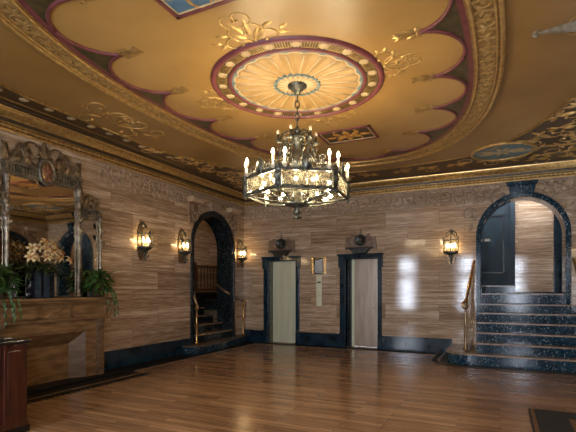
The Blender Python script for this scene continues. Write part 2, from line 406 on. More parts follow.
# ------------------------------------------------------------------ cornice and carved frieze
def ring_profile(prof, n_seg=1, mod=None):
    """profile of (distance from the walls, z) carried around the room"""
    m = MB(); k = len(prof)
    v = []
    for d, z in prof:
        v += [(X0 + d, Y0 + d, z), (X1 - d, Y0 + d, z), (X1 - d, Y1 - d, z), (X0 + d, Y1 - d, z)]
    fs = [(j * 4 + i, j * 4 + (i + 1) % 4, (j + 1) * 4 + (i + 1) % 4, (j + 1) * 4 + i) for j in range(k - 1) for i in range(4)]
    return m.add(v, fs)
tr = thing('trim_2', kind='structure')
ring_profile([(0, 3.80), (.045, 3.80), (.05, 3.815), (.045, 3.835), (.0, 3.84)]).build('lower_bead', 'brightgold', tr)
ring_profile([(0, 3.84), (.03, 3.84), (.035, 3.9), (0, 3.905)]).build('bead_ground', 'umber', tr)
def beadrow(d, z, r, step, mat, name):
    m = MB()
    for (p, q, x0, y0, L) in ((0, 1, X0 + d, 3., Y1 - 3. - d), (1, 0, X0 + d, Y1 - d, X1 - X0 - 2 * d), (0, 1, X1 - d, 6., Y1 - 6. - d)):
        n = int(L / step)
        pts = []; rr = []
        for i in range(n * 4 + 1):
            t = i * step / 4; pts.append((x0 + p * t, y0 + q * t, z)); rr.append(r * (.45 + .55 * abs(sin(PI * i / 4))))
        m.tube(pts, lambda t, rr=rr: rr[min(len(rr) - 1, int(round(t * (len(rr) - 1))))], 6)
    return m.build(name, mat, tr)
beadrow(.055, 3.868, .03, .085, 'brightgold', 'bead_moulding')
ring_profile([(0, 3.90), (.07, 3.90), (.075, 3.93), (.0, 3.935)]).build('rope_fillet', 'golddark', tr)
ring_profile([(0, 3.915), (.105, 3.915), (.112, 3.965), (0, 3.967)]).build('dark_fillet', 'umber', tr)
ring_profile([(0, 3.955), (.11, 3.955), (.115, 3.97), (.14, 3.985), (.17, 4.01), (.19, 4.035), (.2, 4.06), (.2, 4.1)]).build('cove', 'golddark', tr)
ring_profile([(.2, 4.06), (.225, 4.06), (.23, 4.085), (.2, 4.1)]).build('upper_bead', 'brightgold', tr)
ring_profile([(.21, 4.075), (.29, 4.08), (.3, 4.1)]).build('upper_fillet', 'umber', tr)

def frieze(n, lo, hi, rz, loc, skip=()):
    """running scroll carved in the stone below the cornice, in wall coordinates"""
    root = thing('trim_%d' % n, loc=loc, rz=rz, kind='structure')
    m = MB(); m.box(lo, hi, -.012, 0, 3.74, 3.80)
    m.box(lo, hi, -.014, 0, 3.44, 3.46)
    m.M = Matrix.Translation((0, -.004, 0)) @ UPRIGHT
    x = lo + .15; k = 0
    while x < hi - .1:
        if not any(a < x < b for a, b in skip):
            s = 1 if k % 2 else -1
            m.curl(x - .16, 3.6 - s * .09, s * .5, .62, s * 5.6, 1.25, .026, .013, 22)
            m.leaf(x + .02, 3.6 + s * .09, s * 1.2, .14, .09, .06, 4); m.leaf(x - .1, 3.6 - s * .09, -s * .9, .14, .08, .06, 4)
        x += .27; k += 1
    m.build('carved_scroll', 'travrelief', root)
frieze(3, 5.85, Y1 - .02, LEFT, (X0, 0, 0), [(8.5, 10.0)])
frieze(4, X0 + .02, X1 - .02, BACK, (0, Y1, 0), [(-.05, .9)])
frieze(5, -Y1 + .02, -7.5, RIGHT, (X1, 0, 0))

# ------------------------------------------------------------------ painted and moulded ceiling
def se(a, b, n=2.35, k=144, t0=0., t1=2 * PI, close=True):
    out = []
    for i in range(k if close else k + 1):
        t = t0 + (t1 - t0) * i / k; c, s = cos(t), sin(t)
        out.append((MX + a * math.copysign(abs(c) ** (2 / n), c), MY + b * math.copysign(abs(s) ** (2 / n), s)))
    return out
# great oval moulding
tr = thing('trim_6', kind='structure')
K = 240
def ovalband(a0, b0, a1, b1, z0, z1, name, mat): return MB().band(se(a0, b0, k=K), se(a1, b1, k=K), z0, z1).build(name, mat, tr)
ovalband(2.06, 3.62, 2.38, 3.97, ZC - .02, ZC + .01, 'moulding_ground', 'golddark')
for a, b, r in ((2.36, 3.95, .028), (2.31, 3.9, .014), (2.1, 3.665, .02)):
    MB().tube([(x, y, ZC - .025) for x, y in se(a, b, k=K)], lambda t, r=r: r, 6, True).build('moulding_bead', 'gold', tr)
m = MB(); m.M = Matrix.Translation((0, 0, ZC - .02)) @ DOWN
# even spacing along the oval
P_ = se(2.2, 3.78, k=720); acc = 0; last = P_[0]; nxt = 0; cnt = 0
for i in range(1, 720):
    acc += math.dist(P_[i], last); last = P_[i]
    if acc >= nxt:
        nxt += .165; ang = math.atan2(P_[(i + 3) % 720][1] - P_[i - 3][1], P_[(i + 3) % 720][0] - P_[i - 3][0]); s = 1 if cnt % 2 else -1; cnt += 1
        m.curl(P_[i][0] + s * .06 * sin(ang), P_[i][1] - s * .06 * cos(ang), ang - s * .3, .42, s * 5.6, 1.2, .011, .007, 18)
        m.leaf(P_[i][0], P_[i][1], ang + s * 1.4, .1, .06, .03, 4); m.leaf(P_[i][0], P_[i][1], ang - s * 1.3, .12, .05, .03, 4); m.leaf(P_[i][0], P_[i][1], ang + .3 * s, .1, .04, .03, 4); m.leaf(P_[i][0], P_[i][1], ang + PI - .4 * s, .12, .05, .03, 4)
m.build('moulding_scroll', 'gold', tr)
# amber field inside the oval, a little above its moulding
m = MB(); ring = se(2.06, 3.62, k=K); m.add([(x, y, ZC - .004) for x, y in ring], [tuple(range(K - 1, -1, -1))])
struct('trim_7', m, 'ceilin')
# red line and the sixteen dark spandrels between the lunettes
tr = thing('trim_8', kind='structure')
MB().band(se(2.0, 3.55, k=K), se(2.06, 3.62, k=K), ZC - .012, ZC).build('red_line', 'magenta', tr)
CUSP = [(1.58, .52), (1.45, 1.5), (1.09, 2.4), (.46, 3.22)]
cusps = CUSP + [(-x, y) for x, y in reversed(CUSP)] + [(-x, -y) for x, y in CUSP] + [(x, -y) for x, y in reversed(CUSP)]
inner = se(2.02, 3.57, k=720)
def near_inner(p):
    return min(range(720), key=lambda i: math.dist(inner[i], p))
def lunette(pa, pb, n=22):
    """half-oval from cusp to cusp, its crown touching the red line"""
    mx, my = (pa[0] + pb[0]) / 2, (pa[1] + pb[1]) / 2
    dx, dy = pb[0] - pa[0], pb[1] - pa[1]; L = math.hypot(dx, dy); nx, ny = dy / L, -dx / L
    best = min(range(720), key=lambda i: abs((inner[i][0] - mx) * dx + (inner[i][1] - my) * dy) / L + (10 if (inner[i][0] - mx) * nx + (inner[i][1] - my) * ny < 0 else 0))
    h = (inner[best][0] - mx) * nx + (inner[best][1] - my) * ny - .03
    pts = []
    for i in range(n + 1):
        t = PI - PI * i / n
        u = cos(t); w = max(0, sin(t)) ** 1.1
        pts.append((mx + dx * .5 * u + nx * h * w, my + dy * .5 * u + ny * h * w))
    return pts, best
cw = [(MX + x, MY + y) for x, y in cusps]
lun = [lunette(cw[i], cw[(i + 1) % 16]) for i in range(16)]
TN = 30
def spandrel(n, i):
    prev, bp = lun[i - 1]; nx, bn = lun[i]
    half = len(prev) // 2
    left = list(reversed(prev[half:]))       # from cusp back to crown of the former lunette
    right = nx[:half + 1]                     # from cusp to crown of the next
    rim = []
    j = bp
    while j != bn: rim.append(inner[j]); j = (j + 1) % 720
    rim.append(inner[bn])
    rim = rim[::max(1, len(rim) // 14)]
    root = thing('trim_%d' % n, kind='structure')
    # strips between the two curves and the rim
    m = MB(); A = left[1:]; B = right[1:]; k = len(A)
    vs = [(cw[i][0], cw[i][1], ZC - .008)]
    for a, b in zip(A, B): vs += [(a[0], a[1], ZC - .008), ((a[0] + b[0]) / 2, (a[1] + b[1]) / 2, ZC - .008), (b[0], b[1], ZC - .008)]
    poly = [cw[i]] + right[1:] + list(reversed(rim)) + list(reversed(left[1:]))
    m.prism(poly, ZC - .009, ZC - .003, 'xy')
    m.build('spandrel_panel', 'olive', root)
    m = MB()
    m.tube([(x, y, ZC - .01) for x, y in reversed(left)] + [(x, y, ZC - .01) for x, y in right[1:]], .022, 5)
    m.build('red_edge', 'magenta', root)
    # gilded leaf at the tip, pointing to the middle
    ang = math.atan2(MY - cw[i][1], MX - cw[i][0]) * .35 + (PI if cusps[i][0] > 0 else 0) * .65
    ang = PI if cusps[i][0] > 0 else 0
    m = MB(); m.M = Matrix.Translation((cw[i][0], cw[i][1], ZC - .008)) @ DOWN
    for da, L in ((0, .26), (.6, .16), (-.6, .16), (1.5, .1), (-1.5, .1)): m.leaf(0, 0, ang + da, L, .06, .05, 5)
    m.sphere((0, 0, 0), .03, 8, 4); m.leaf(.16 * cos(ang), 0, ang + .7, .12, .05, .04, 4); m.leaf(.16 * cos(ang), 0, ang - .7, .12, .05, .04, 4)
    m.build('leaf_tip', 'brightgold', root)
for i in range(16): spandrel(9 + i, i)

# dark bands and corners outside the field
def outer_curve(sx, sy):      # quarter of the field's outer edge, from the side towards the end
    pts = [(3.47, 0.), (3.47, .6), (3.47, 1.2), (3.4, 1.6), (3.25, 1.95), (3.06, 2.5), (2.78, 3.13), (2.46, 3.6), (2.2, 3.95), (1.9, 4.15), (1.5, 4.3), (.8, 4.42), (0, 4.45)]
    return [(MX + sx * x, MY + sy * y) for x, y in pts]
tr = thing('trim_25', kind='structure')
for sx in (-1, 1):
    for sy in (-1, 1):
        c = outer_curve(sx, sy); m = MB()
        ex, ey = MX + sx * (4.2 - .26), MY + sy * (5.6 - .26)
        poly = c + [(MX, ey), (ex, ey), (ex, MY)]
        m.prism(poly, ZC - .007, ZC - .002, 'xy'); m.build('dark_corner', 'umber' if False else 'bronze', tr)
        MB().tube([(x, y, ZC - .008) for x, y in c], .02, 5).build('edge_line', 'golddark', tr)
# flowers along the left and right bands
fl = None
for sx in (-1, 1):
    for q in range(-9, 6 if sx < 0 else 6):
        yy = MY + q * .37 - .1
        if yy < 2.2: continue
        if fl is None:
            m = MB(); m.M = DOWN; m.flower(0, 0, .07, 8, .03); fl = m.build('flower', 'tanflower', tr); fl.location = (MX + sx * 3.58, yy, ZC - .008)
        else: copypart(fl, tr, (MX + sx * 3.58, yy, ZC - .008))
for sx in (-1, 1):
    MB().box(MX + sx * 3.78 - .012, MX + sx * 3.78 + .012, Y0 + .3, 7.6, ZC - .012, ZC).build('edge_line', 'golddark', tr)
    MB().box(MX + sx * 3.84 - .045, MX + sx * 3.84 + .05, Y0 + .3, Y1 - .3, ZC - .01, ZC).build('dark_line', 'umber', tr)

def ceil_orn(label, items, loc, rz=0, mat='gold', name='ceiling_scroll', cat='scroll ornament'):
    root = thing(name, label, cat, loc, rz); m = MB(); m.M = DOWN
    for it in items:
        if it[0] == 'c': m = MB(); m.M = DOWN; m.curl(*it[1:]); m.build('scroll', mat, root)
        else: m = MB(); m.M = DOWN; m.leaf(*it[1:]); m.build('leaf', mat, root)
    return root
def sym(items):
    out = list(items)
    for it in items:
        if it[0] == 'c': out.append(('c', -it[1], it[2], PI - it[3], it[4], -it[5]) + tuple(it[6:]))
        else: out.append(('l', -it[1], it[2], PI - it[3]) + tuple(it[4:]))
    return out
spray = sym([('c', .02, 0, 1.2, .62, -5.4, 1.5, .02, .009), ('c', .02, .02, .35, .6, 5.2, 1.6, .018, .008), ('l', 0.03, .05, .9, .22, .06, .03), ('l', .02, .1, 1.35, .3, .05, .03),
             ('l', .2, .2, .3, .14, .06, .04), ('c', .12, .3, 1.1, .4, 4.6, 1.6, .014, .007), ('l', .3, .06, -.4, .13, .06, .04), ('l', .34, .1, .4, .12, .05, .04)])
ceil_orn('gilded acanthus spray on the ceiling between the blue panel and the round medallion', spray, (MX, MY - 1.09, ZC - .004), PI)
ceil_orn('gilded scroll spray on the ceiling at the right side of the round medallion', [(i[0], i[1] * .8, i[2] * .75) + tuple(i[3:]) for i in spray], (MX + 1.1, MY, ZC - .004), -PI / 2)
ceil_orn('gilded scroll spray on the ceiling at the left side of the round medallion', [(i[0], i[1] * .8, i[2] * .75) + tuple(i[3:]) for i in spray], (MX - 1.1, MY, ZC - .004), PI / 2)
ceil_orn('gilded scroll spray on the ceiling beyond the medallion, behind the chandelier chain', spray, (MX, MY + 1.1, ZC - .004), 0)
wide = sym([('c', .03, 0, .25, .85, 4.8, 1.8, .024, .012), ('c', .3, .02, -.4, .7, -4.9, 1.7, .022, .011), ('c', .55, .05, .5, .7, 5.0, 1.7, .02, .01), ('c', .1, .08, .9, .6, 4.6, 1.7, .018, .01), ('l', .35, .1, 1.2, .2, .08, .04), ('l', .2, .02, .8, .15, .06, .04), ('l', .45, -.02, -.9, .15, .06, .04), ('l', .7, .1, .6, .14, .05, .04), ('l', .02, 0, 1.3, .2, .07, .05)])
ceil_orn('long pale gilded scroll on the ceiling above the left wall by the flowered border', wide, (MX - 3.15, MY, ZC - .004), -PI / 2, 'brightgold')
shellitems = [('l', 0, 0, 0, .85, .17, .12, 8), ('l', .12, 0, .35, .3, .07, .05), ('l', .12, 0, -.35, .3, .07, .05), ('l', .3, .02, .5, .25, .07, .05), ('l', .3, -.02, -.5, .25, .07, .05), ('l', -.05, 0, .9, .1, .05, .04), ('l', -.05, 0, -.9, .1, .05, .04)]
ceil_orn('tapered silver leaf torch ornament on the ceiling at upper right', shellitems, (MX + 2.68, MY + .04, ZC - .004), 0, 'palesilver', 'leaf_torch', 'ceiling ornament')
ceil_orn('gilt curls around the silver leaf torch at upper right of the ceiling', sym([('c', .1, 0, .3, .22, 4.6, 1.6, .01, .005), ('c', .08, .06, 1.2, .2, -4.4, 1.6, .01, .005)]), (MX + 2.95, MY + .04, ZC - .004), -PI / 2)
# scrolls on the dark corner panels and the end band
for k, (sx, lab) in enumerate(((1, 'gilt foliate scroll covering the dark ceiling corner right of the slate blue roundel'), (-1, 'gilt foliate scroll covering the dark ceiling corner behind the chandelier'))):
    root = thing('corner_scroll', lab, 'scroll ornament', (MX, MY, ZC - .009))
    for (x, y, a, L, t) in ((2.75, 3.72, .2, .8, 5.2), (3.05, 4.75, .1, .8, -5.), (3.2, 3.2, -.2, .8, 5.), (3.3, 4.2, .6, .8, -5.2), (3.1, 2.65, -.8, .7, 5.), (2.1, 4.72, .4, .8, 5.), (1.5, 4.75, .2, .8, -5.), (.9, 4.75, .3, .8, 5.), (3.3, 1.95, -1, .7, 5), (3.0, 5.0, .2, .7, 4.5),
                            (3.45, 3.7, .9, .7, 5.), (3.35, 2.3, .4, .6, -5.), (2.95, 3.45, 1.4, .7, -5.), (3.5, 4.6, -1., .7, 5.), (3.0, 4.2, 2.4, .6, 5.), (2.5, 4.85, .1, .7, -4.8), (3.55, 2.8, 1.2, .6, 5.), (3.5, 1.3, -1.2, .6, 5), (.35, 4.8, .1, .6, -5), (3.6, 5.05, -2.4, .8, 5)):
        m = MB(); m.M = DOWN; q = (lambda g: g if sx > 0 else PI - g)
        m.curl(sx * x, y, q(a), L, sx * t, 1.5, .022, .01); m.leaf(sx * x, y, q(a + .6), .24, .09, .05); m.leaf(sx * x, y, q(a - .5), .26, .09, .05); m.leaf(sx * x, y, q(a + 2.6), .22, .08, .05); m.leaf(sx * x, y, q(a + 3.5), .2, .08, .05)
        m.build('scroll', 'gold', root)
for sx, lab in ((1, 'slate blue roundel with a gilt rim on the ceiling above the blue marble arch'), (-1, 'slate blue roundel with a gilt rim on the ceiling hidden partly by the chandelier')):
    r = thing('ceiling_roundel', lab, 'ceiling roundel', (MX + sx * 2.38, 9.32, ZC - .01))
    MB().lathe([(0, -.006), (.53, -.006), (.53, .006)], 40, smooth=False).build('disc', 'bluegrey', r)
    MB().tube([(.54 * cos(2 * PI * i / 48), .54 * sin(2 * PI * i / 48), -.006) for i in range(48)], .03, 6, True).build('rim', 'gold', r)
    m = MB(); m.M = Matrix.Translation((0, 0, -.006)) @ DOWN
    for it in sym([('l', .03, 0, .25, .42, .13, .05), ('l', .1, -.04, -.1, .3, .1, .05), ('l', .02, .03, 1.2, .22, .1, .05), ('l', .02, -.03, -1.2, .2, .1, .05)]): m.leaf(*it[1:])
    m.build('leaf_spray', 'tanflower', r)

# painted panels on the long axis
def painted_panel(loc, label, ground, rz):
    r = thing('ceiling_panel', label, 'painted panel', loc, rz)
    MB().box(-.42, .42, -.27, .27, -.006, 0).build('ground', ground, r)
    m = MB()
    for e, w, z in ((.46, .035, -.02),):
        m.box(-e, e, -.31, -.31 + w, z, 0); m.box(-e, e, .31 - w, .31, z, 0); m.box(-e, -e + w, -.31, .31, z, 0); m.box(e - w, e, -.31, .31, z, 0)
    m.build('frame', 'magenta', r)
    m = MB(); e = .415
    m.box(-e, e, -.265, -.25, -.014, 0); m.box(-e, e, .25, .265, -.014, 0); m.box(-e, -e + .015, -.265, .265, -.014, 0); m.box(e - .015, e, -.265, .265, -.014, 0)
    m.build('inner_line', 'cream', r)
    m = MB(); m.M = Matrix.Translation((0, 0, -.006)) @ DOWN
    for it in sym([('c', .04, -.02, .4, .6, 4.6, 1.6, .022, .01), ('c', .04, .02, -.5, .6, -4.8, 1.6, .022, .01), ('l', .05, 0, .9, .2, .1, .03), ('l', .1, 0, -.9, .2, .1, .03), ('l', .2, .02, .1, .2, .1, .03), ('l', .0, .0, 1.57, .22, .12, .03), ('l', 0, 0, -1.57, .22, .12, .03)]):
        (m.curl if it[0] == 'c' else m.leaf)(*it[1:])
    m.build('foliage', 'orange', r)
painted_panel((MX, 3.06, ZC - .004), 'azure painted ceiling panel with orange foliage, cut by the top edge', 'blue', 0)
painted_panel((MX, 7.2, ZC - .004), 'foreshortened painted ceiling panel above and behind the chandelier', 'bronze', 0)

# round medallion
r = thing('ceiling_medallion', 'great round ceiling medallion with a ribbed yellow shell and flowered dark band', 'ceiling medallion', (MX, MY, ZC))
def circ(rad, k=96, f=None): return [((rad if f is None else f(2 * PI * i / k)) * cos(2 * PI * i / k), (rad if f is None else f(2 * PI * i / k)) * sin(2 * PI * i / k)) for i in range(k)]
NR = 24
MB().lathe([(1.02, 0), (1.02, -.03), (1.05, -.045), (1.08, -.03), (1.09, 0)], 96).build('outer_rim', 'magenta', r)
MB().lathe([(.86, -.012), (1.03, -.012)], 96).build('dark_band', 'olive', r)
MB().lathe([(.82, 0), (.83, -.028), (.85, -.035), (.87, -.028), (.88, 0)], 96).build('inner_rim', 'magenta', r)
MB().band(circ(0, 240, lambda t: .765 + .02 * abs(sin(NR * t / 2))), circ(.835, 240), -.016, -.004).build('scalloped_edge', 'bluegrey', r)
MB().band(circ(0, 240, lambda t: .745 + .035 * abs(sin(NR * t / 2))), circ(0, 240, lambda t: .775 + .03 * abs(sin(NR * t / 2))), -.02, -.004).build('scallop_line', 'cream', r)
v = []; fs = []; k = NR * 8
for j in range(7):
    rad = .2 + (.76 - .2) * j / 6
    for i in range(k):
        t = 2 * PI * i / k; v.append((rad * cos(t), rad * sin(t), -.006 - rad * .028 * abs(cos(NR * t / 2))))
fs = [(j * k + i, j * k + (i + 1) % k, (j + 1) * k + (i + 1) % k, (j + 1) * k + i) for j in range(6) for i in range(k)]
MB().add(v, fs, True).build('ribbed_shell', 'shell', r)
rb = None
for i in range(NR):
    a = 2 * PI * (i) / NR
    if rb is None: rb = MB().tube([(.24, 0, -.014), (.5, 0, -.022), (.75, 0, -.028)], lambda t: .006 + .007 * t, 5).build('rib', 'cream', r)
    else: copypart(rb, r, (0, 0, 0), a)
MB().band(circ(0, 160, lambda t: .255 + .02 * abs(sin(10 * t))), circ(0, 160, lambda t: .275 + .025 * abs(sin(10 * t))), -.03, -.006).build('inner_scallop', 'bluegrey', r)
m = MB(); m.M = Matrix.Translation((0, 0, -.014)) @ DOWN
for i in range(20): m.leaf(.09 * cos(i * PI / 10), .09 * sin(i * PI / 10), i * PI / 10, .16, .05, .03, 5)
m.build('petal_ring', 'cream', r)
f0 = None
for i in range(20):
    a = 2 * PI * i / 20 + .1
    if f0 is None: m = MB(); m.M = DOWN; m.flower(0, 0, .062, 8, .035); f0 = m.build('flower', 'tanflower', r); f0.location = (.95 * cos(a), .95 * sin(a), -.014)
    else: copypart(f0, r, (.95 * cos(a), .95 * sin(a), -.014))
reed = None
for q in range(20):
    a0 = 2 * PI * q / 20 + .1 + PI / 20
    if reed is None:
        m = MB(); m.box(.885, .895, -.075, .075, -.016, -.012)
        for k in range(-3, 4):
            a = k * .0315; ca, sa = cos(a), sin(a); w = .0055
            p4 = [(ca * .885 - sa * w, sa * .885 + ca * w), (ca * .885 + sa * w, sa * .885 - ca * w), (ca * 1.015 + sa * w, sa * 1.015 - ca * w), (ca * 1.015 - sa * w, sa * 1.015 + ca * w)]
            m.hexa([(x, y, -.011) for x, y in p4], [(x, y, -.018) for x, y in p4])
        reed = m.build('reeded_segment', 'golddark', r); reed.rotation_euler = (0, 0, a0)
    else: copypart(reed, r, (0, 0, 0), a0)

# ------------------------------------------------------------------ chandelier
ch = thing('chandelier', 'large six-sided bronze chandelier with glass panels and lit candle bulbs', 'chandelier', (MX, MY, 0), math.atan2(-.902, .432 ) )
# local +x points to the camera; hexagon corners at -20 + 60k degrees to the right of it
MB().lathe([(.0, 4.09), (.12, 4.09), (.125, 4.06), (.085, 4.045), (.08, 4.02), (.045, 4.0), (.03, 3.96), (0, 3.955)], 20).build('canopy', 'iron', ch)
lk = None
for i in range(5):
    zc = 3.915 - i * .078
    ring = [(.024 * cos(t), 0, zc + .052 * sin(t)) for t in [2 * PI * j / 14 for j in range(14)]]
    if i == 0: lk = MB().tube([(p[0], p[1], p[2] - zc) for p in ring], .0085, 5, True).build('chain_link', 'iron', ch); lk.location = (0, 0, zc)
    else: copypart(lk, ch, (0, 0, zc), PI / 2 * (i % 2))
MB().lathe([(0, 3.56), (.02, 3.56), (.03, 3.53), (.05, 3.51), (.05, 3.48), (.03, 3.46), (.06, 3.43), (.09, 3.40), (.06, 3.38), (.035, 3.3), (.05, 3.2), (.09, 3.14), (.1, 3.08), (.05, 3.0), (.03, 2.9), (.04, 2.75), (.07, 2.62), (.15, 2.585), (.16, 2.56), (.13, 2.545), (.06, 2.53), (.03, 2.5), (.05, 2.475), (.05, 2.455), (.02, 2.435), (.018, 2.415), (.06, 2.4), (.055, 2.385), (0, 2.38)], 18).build('stem', 'iron', ch)
# upper crown: six small arms with cups
MB().tube([(.17 * cos(t), .17 * sin(t), 3.38) for t in [2 * PI * j / 30 for j in range(30)]], .012, 6, True).build('crown_ring', 'iron', ch)
am = None
for i in range(6):
    a = math.radians(-20 + 60 * i)
    m = MB().tube([(.05, 0, 3.46), (.12, 0, 3.49), (.19, 0, 3.45), (.235, 0, 3.36), (.245, 0, 3.34)], .011, 6)
    m.lathe([(0, 3.33), (.02, 3.335), (.034, 3.36), (.03, 3.37), (.014, 3.375), (.013, 3.44), (0, 3.445)], 10, (.245, 0, 0))
    m.tube([(.17, 0, 3.38), (.21, 0, 3.3), (.19, 0, 3.2), (.23, 0, 3.12)], .009, 5)
    if am is None: am = m.build('crown_arm', 'iron', ch); am.rotation_euler = (0, 0, a)
    else: copypart(am, ch, (0, 0, 0), a)
cl = None
for i in range(6):
    a = math.radians(-20 + 60 * i)
    if cl is None:
        cl = MB().sphere((.245, 0, 3.47), .02, 8, 6, (1, 1, 1.6)).build('crown_flame', 'wax', ch); cl.rotation_euler = (0, 0, a)
    else: copypart(cl, ch, (0, 0, 0), a)
RV = .665
hexp = lambda rad, z, off=0: [(rad * cos(math.radians(-20 + 60 * i + off)), rad * sin(math.radians(-20 + 60 * i + off)), z) for i in range(6)]
def hexring(rad, z, h, w):
    m = MB(); o = hexp(rad + w, z); n = hexp(rad - w, z)
    m.band([p[:2] for p in n], [p[:2] for p in o], z - h / 2, z + h / 2); return m
hexring(RV, 2.865, .03, .014).build('upper_rim', 'iron', ch)
hexring(RV, 2.66, .032, .014).build('lower_rim', 'iron', ch)
# pierced cresting on the upper rim
for i in range(6):
    m = MB(); p, q = Vector(hexp(RV, 0)[i]), Vector(hexp(RV, 0)[(i + 1) % 6])
    for j in range(1, 12):
        c = p.lerp(q, j / 12); h = .05 + .035 * (1 - abs(j / 6 - 1)) + (.02 if j % 2 else 0)
        m.tube([(c.x, c.y, 2.88), (c.x, c.y, 2.88 + h)], lambda t: .009 * (1 - .6 * t), 5)
        m.sphere((c.x, c.y, 2.885 + h), .013, 6, 4)
    m.tube([(p.x, p.y, 2.895), (q.x, q.y, 2.895)], .008, 5)
    m.build('cresting', 'iron', ch)
# posts, glass, shields, arms
post = gl = shd = spk = grid = None
for i in range(6):
    a = math.radians(-20 + 60 * i)
    if post is None:
        m = MB().box(RV - .02, RV + .014, -.038, .038, 2.65, 2.92)
        m.M = Matrix.Translation((RV + .022, 0, 2.77)) @ Matrix(((0, 0, 1, 0), (1, 0, 0, 0), (0, 1, 0, 0), (0, 0, 0, 1)))
        m.flower(0, 0, .05, 8, .02); m.leaf(0, .05, PI / 2, .08, .06, .02); m.leaf(0, -.05, -PI / 2, .06, .06, .02)
        m.M = Matrix()
        m.lathe([(0, 2.6), (.012, 2.61), (.022, 2.64), (.015, 2.65)], 8, (RV, 0, 0))
        post = m.build('post', 'iron', ch); post.rotation_euler = (0, 0, a)
        spk = MB().tube([(.12, 0, 2.575), (.35, 0, 2.60), (RV, 0, 2.655)], .012, 6).tube([(.13, 0, 2.57), (.25, .035, 2.585), (.4, .03, 2.605), (.5, 0, 2.62)], .007, 5).tube([(.13, 0, 2.57), (.25, -.035, 2.585), (.4, -.03, 2.605), (.5, 0, 2.62)], .007, 5).build('spoke', 'iron', ch); spk.rotation_euler = (0, 0, a)
        # long scrolled brace up to the crown
        br_ = MB().tube([(RV - .02, 0, 2.88), (.52, 0, 2.98), (.36, 0, 3.02), (.25, 0, 3.14), (.2, 0, 3.3), (.17, 0, 3.38)], .012, 6)
        br_.tube([(.45 + .06 * cos(t) * (1 - t / 12), 0, 3.05 + .06 * sin(t) * (1 - t / 12)) for t in [j * .5 for j in range(18)]], .008, 5)
        for zz in range(5): br_.sphere((.36 - zz * .035, 0, 3.06 + zz * .07), .018, 6, 4)
        brace = br_.build('brace', 'iron', ch); brace.rotation_euler = (0, 0, a)
    else:
        copypart(post, ch, (0, 0, 0), a); copypart(spk, ch, (0, 0, 0), a); copypart(brace, ch, (0, 0, 0), a)
    b = a + PI / 6; hw = RV / 2 - .06; ap = RV * cos(PI / 6)
    if gl is None:
        gl = MB().box(ap - .003, ap + .003, -hw, hw, 2.69, 2.84).build('glass_panel', 'glass', ch); gl.rotation_euler = (0, 0, b)
        m = MB().lathe([(0, .014), (.05, .012), (.058, 0), (.05, -.01), (0, -.01)], 18); 
        m.v = [Vector((ap + .02 + p.z, p.x, 2.945 + p.y * 1.55)) for p in m.v]
        m.sphere((ap + .035, 0, 2.95), .03, 8, 5, (.4, .7, 1.5))
        m.tube([(ap + .02, .06 * cos(t), 2.945 + .092 * sin(t)) for t in [2 * PI * j / 20 for j in range(20)]], .011, 5, True)
        shd = m.build('shield', 'iron', ch); shd.rotation_euler = (0, 0, b)
    else:
        copypart(gl, ch, (0, 0, 0), b); copypart(shd, ch, (0, 0, 0), b)
# candles on the rim (a pair by each post) and bulbs inside the drum
cd = None
for i in range(6):
    for s in (-1, 1):
        a = math.radians(-20 + 60 * i + s * 6.5)
        if cd is None:
            m = MB().lathe([(0, 2.87), (.014, 2.875), (.03, 2.905), (.033, 2.915), (.016, 2.92), (.0125, 2.925), (.0125, 3.03), (0, 3.03)], 10, (RV - .015, 0, 0))
            cd = m.build('candle', 'wax', ch)
            bu = MB().lathe([(0, 3.03), (.012, 3.034), (.02, 3.052), (.018, 3.07), (.009, 3.092), (0, 3.105)], 10, (RV - .015, 0, 0)).build('bulb', 'bulb', cd)
            cd.rotation_euler = (0, 0, a)
        else:
            c2 = copypart(cd, ch, (0, 0, 0), a); b2 = bu.copy(); COL.objects.link(b2); b2.parent = c2
ib = None
for i in range(6):
    for s in (-1, 1):
        a = math.radians(10 + 60 * i + s * 13)
        if ib is None:
            ib = MB().tube([(.3, 0, 2.7), (.42, 0, 2.72), (.46, 0, 2.73)], .008, 5).lathe([(0, 2.72), (.016, 2.725), (.014, 2.755), (0, 2.756)], 8, (.46, 0, 0)).build('lamp_socket', 'iron', ch)
            bb = MB().sphere((.46, 0, 2.782), .024, 10, 6).build('bulb', 'bulb', ib); ib.rotation_euler = (0, 0, a)
        else:
            c2 = copypart(ib, ch, (0, 0, 0), a); b2 = bb.copy(); COL.objects.link(b2); b2.parent = c2
MB().tube([(.3 * cos(t), .3 * sin(t), 2.7) for t in [2 * PI * j / 36 for j in range(36)]], .01, 5, True).build('lamp_ring', 'iron', ch)

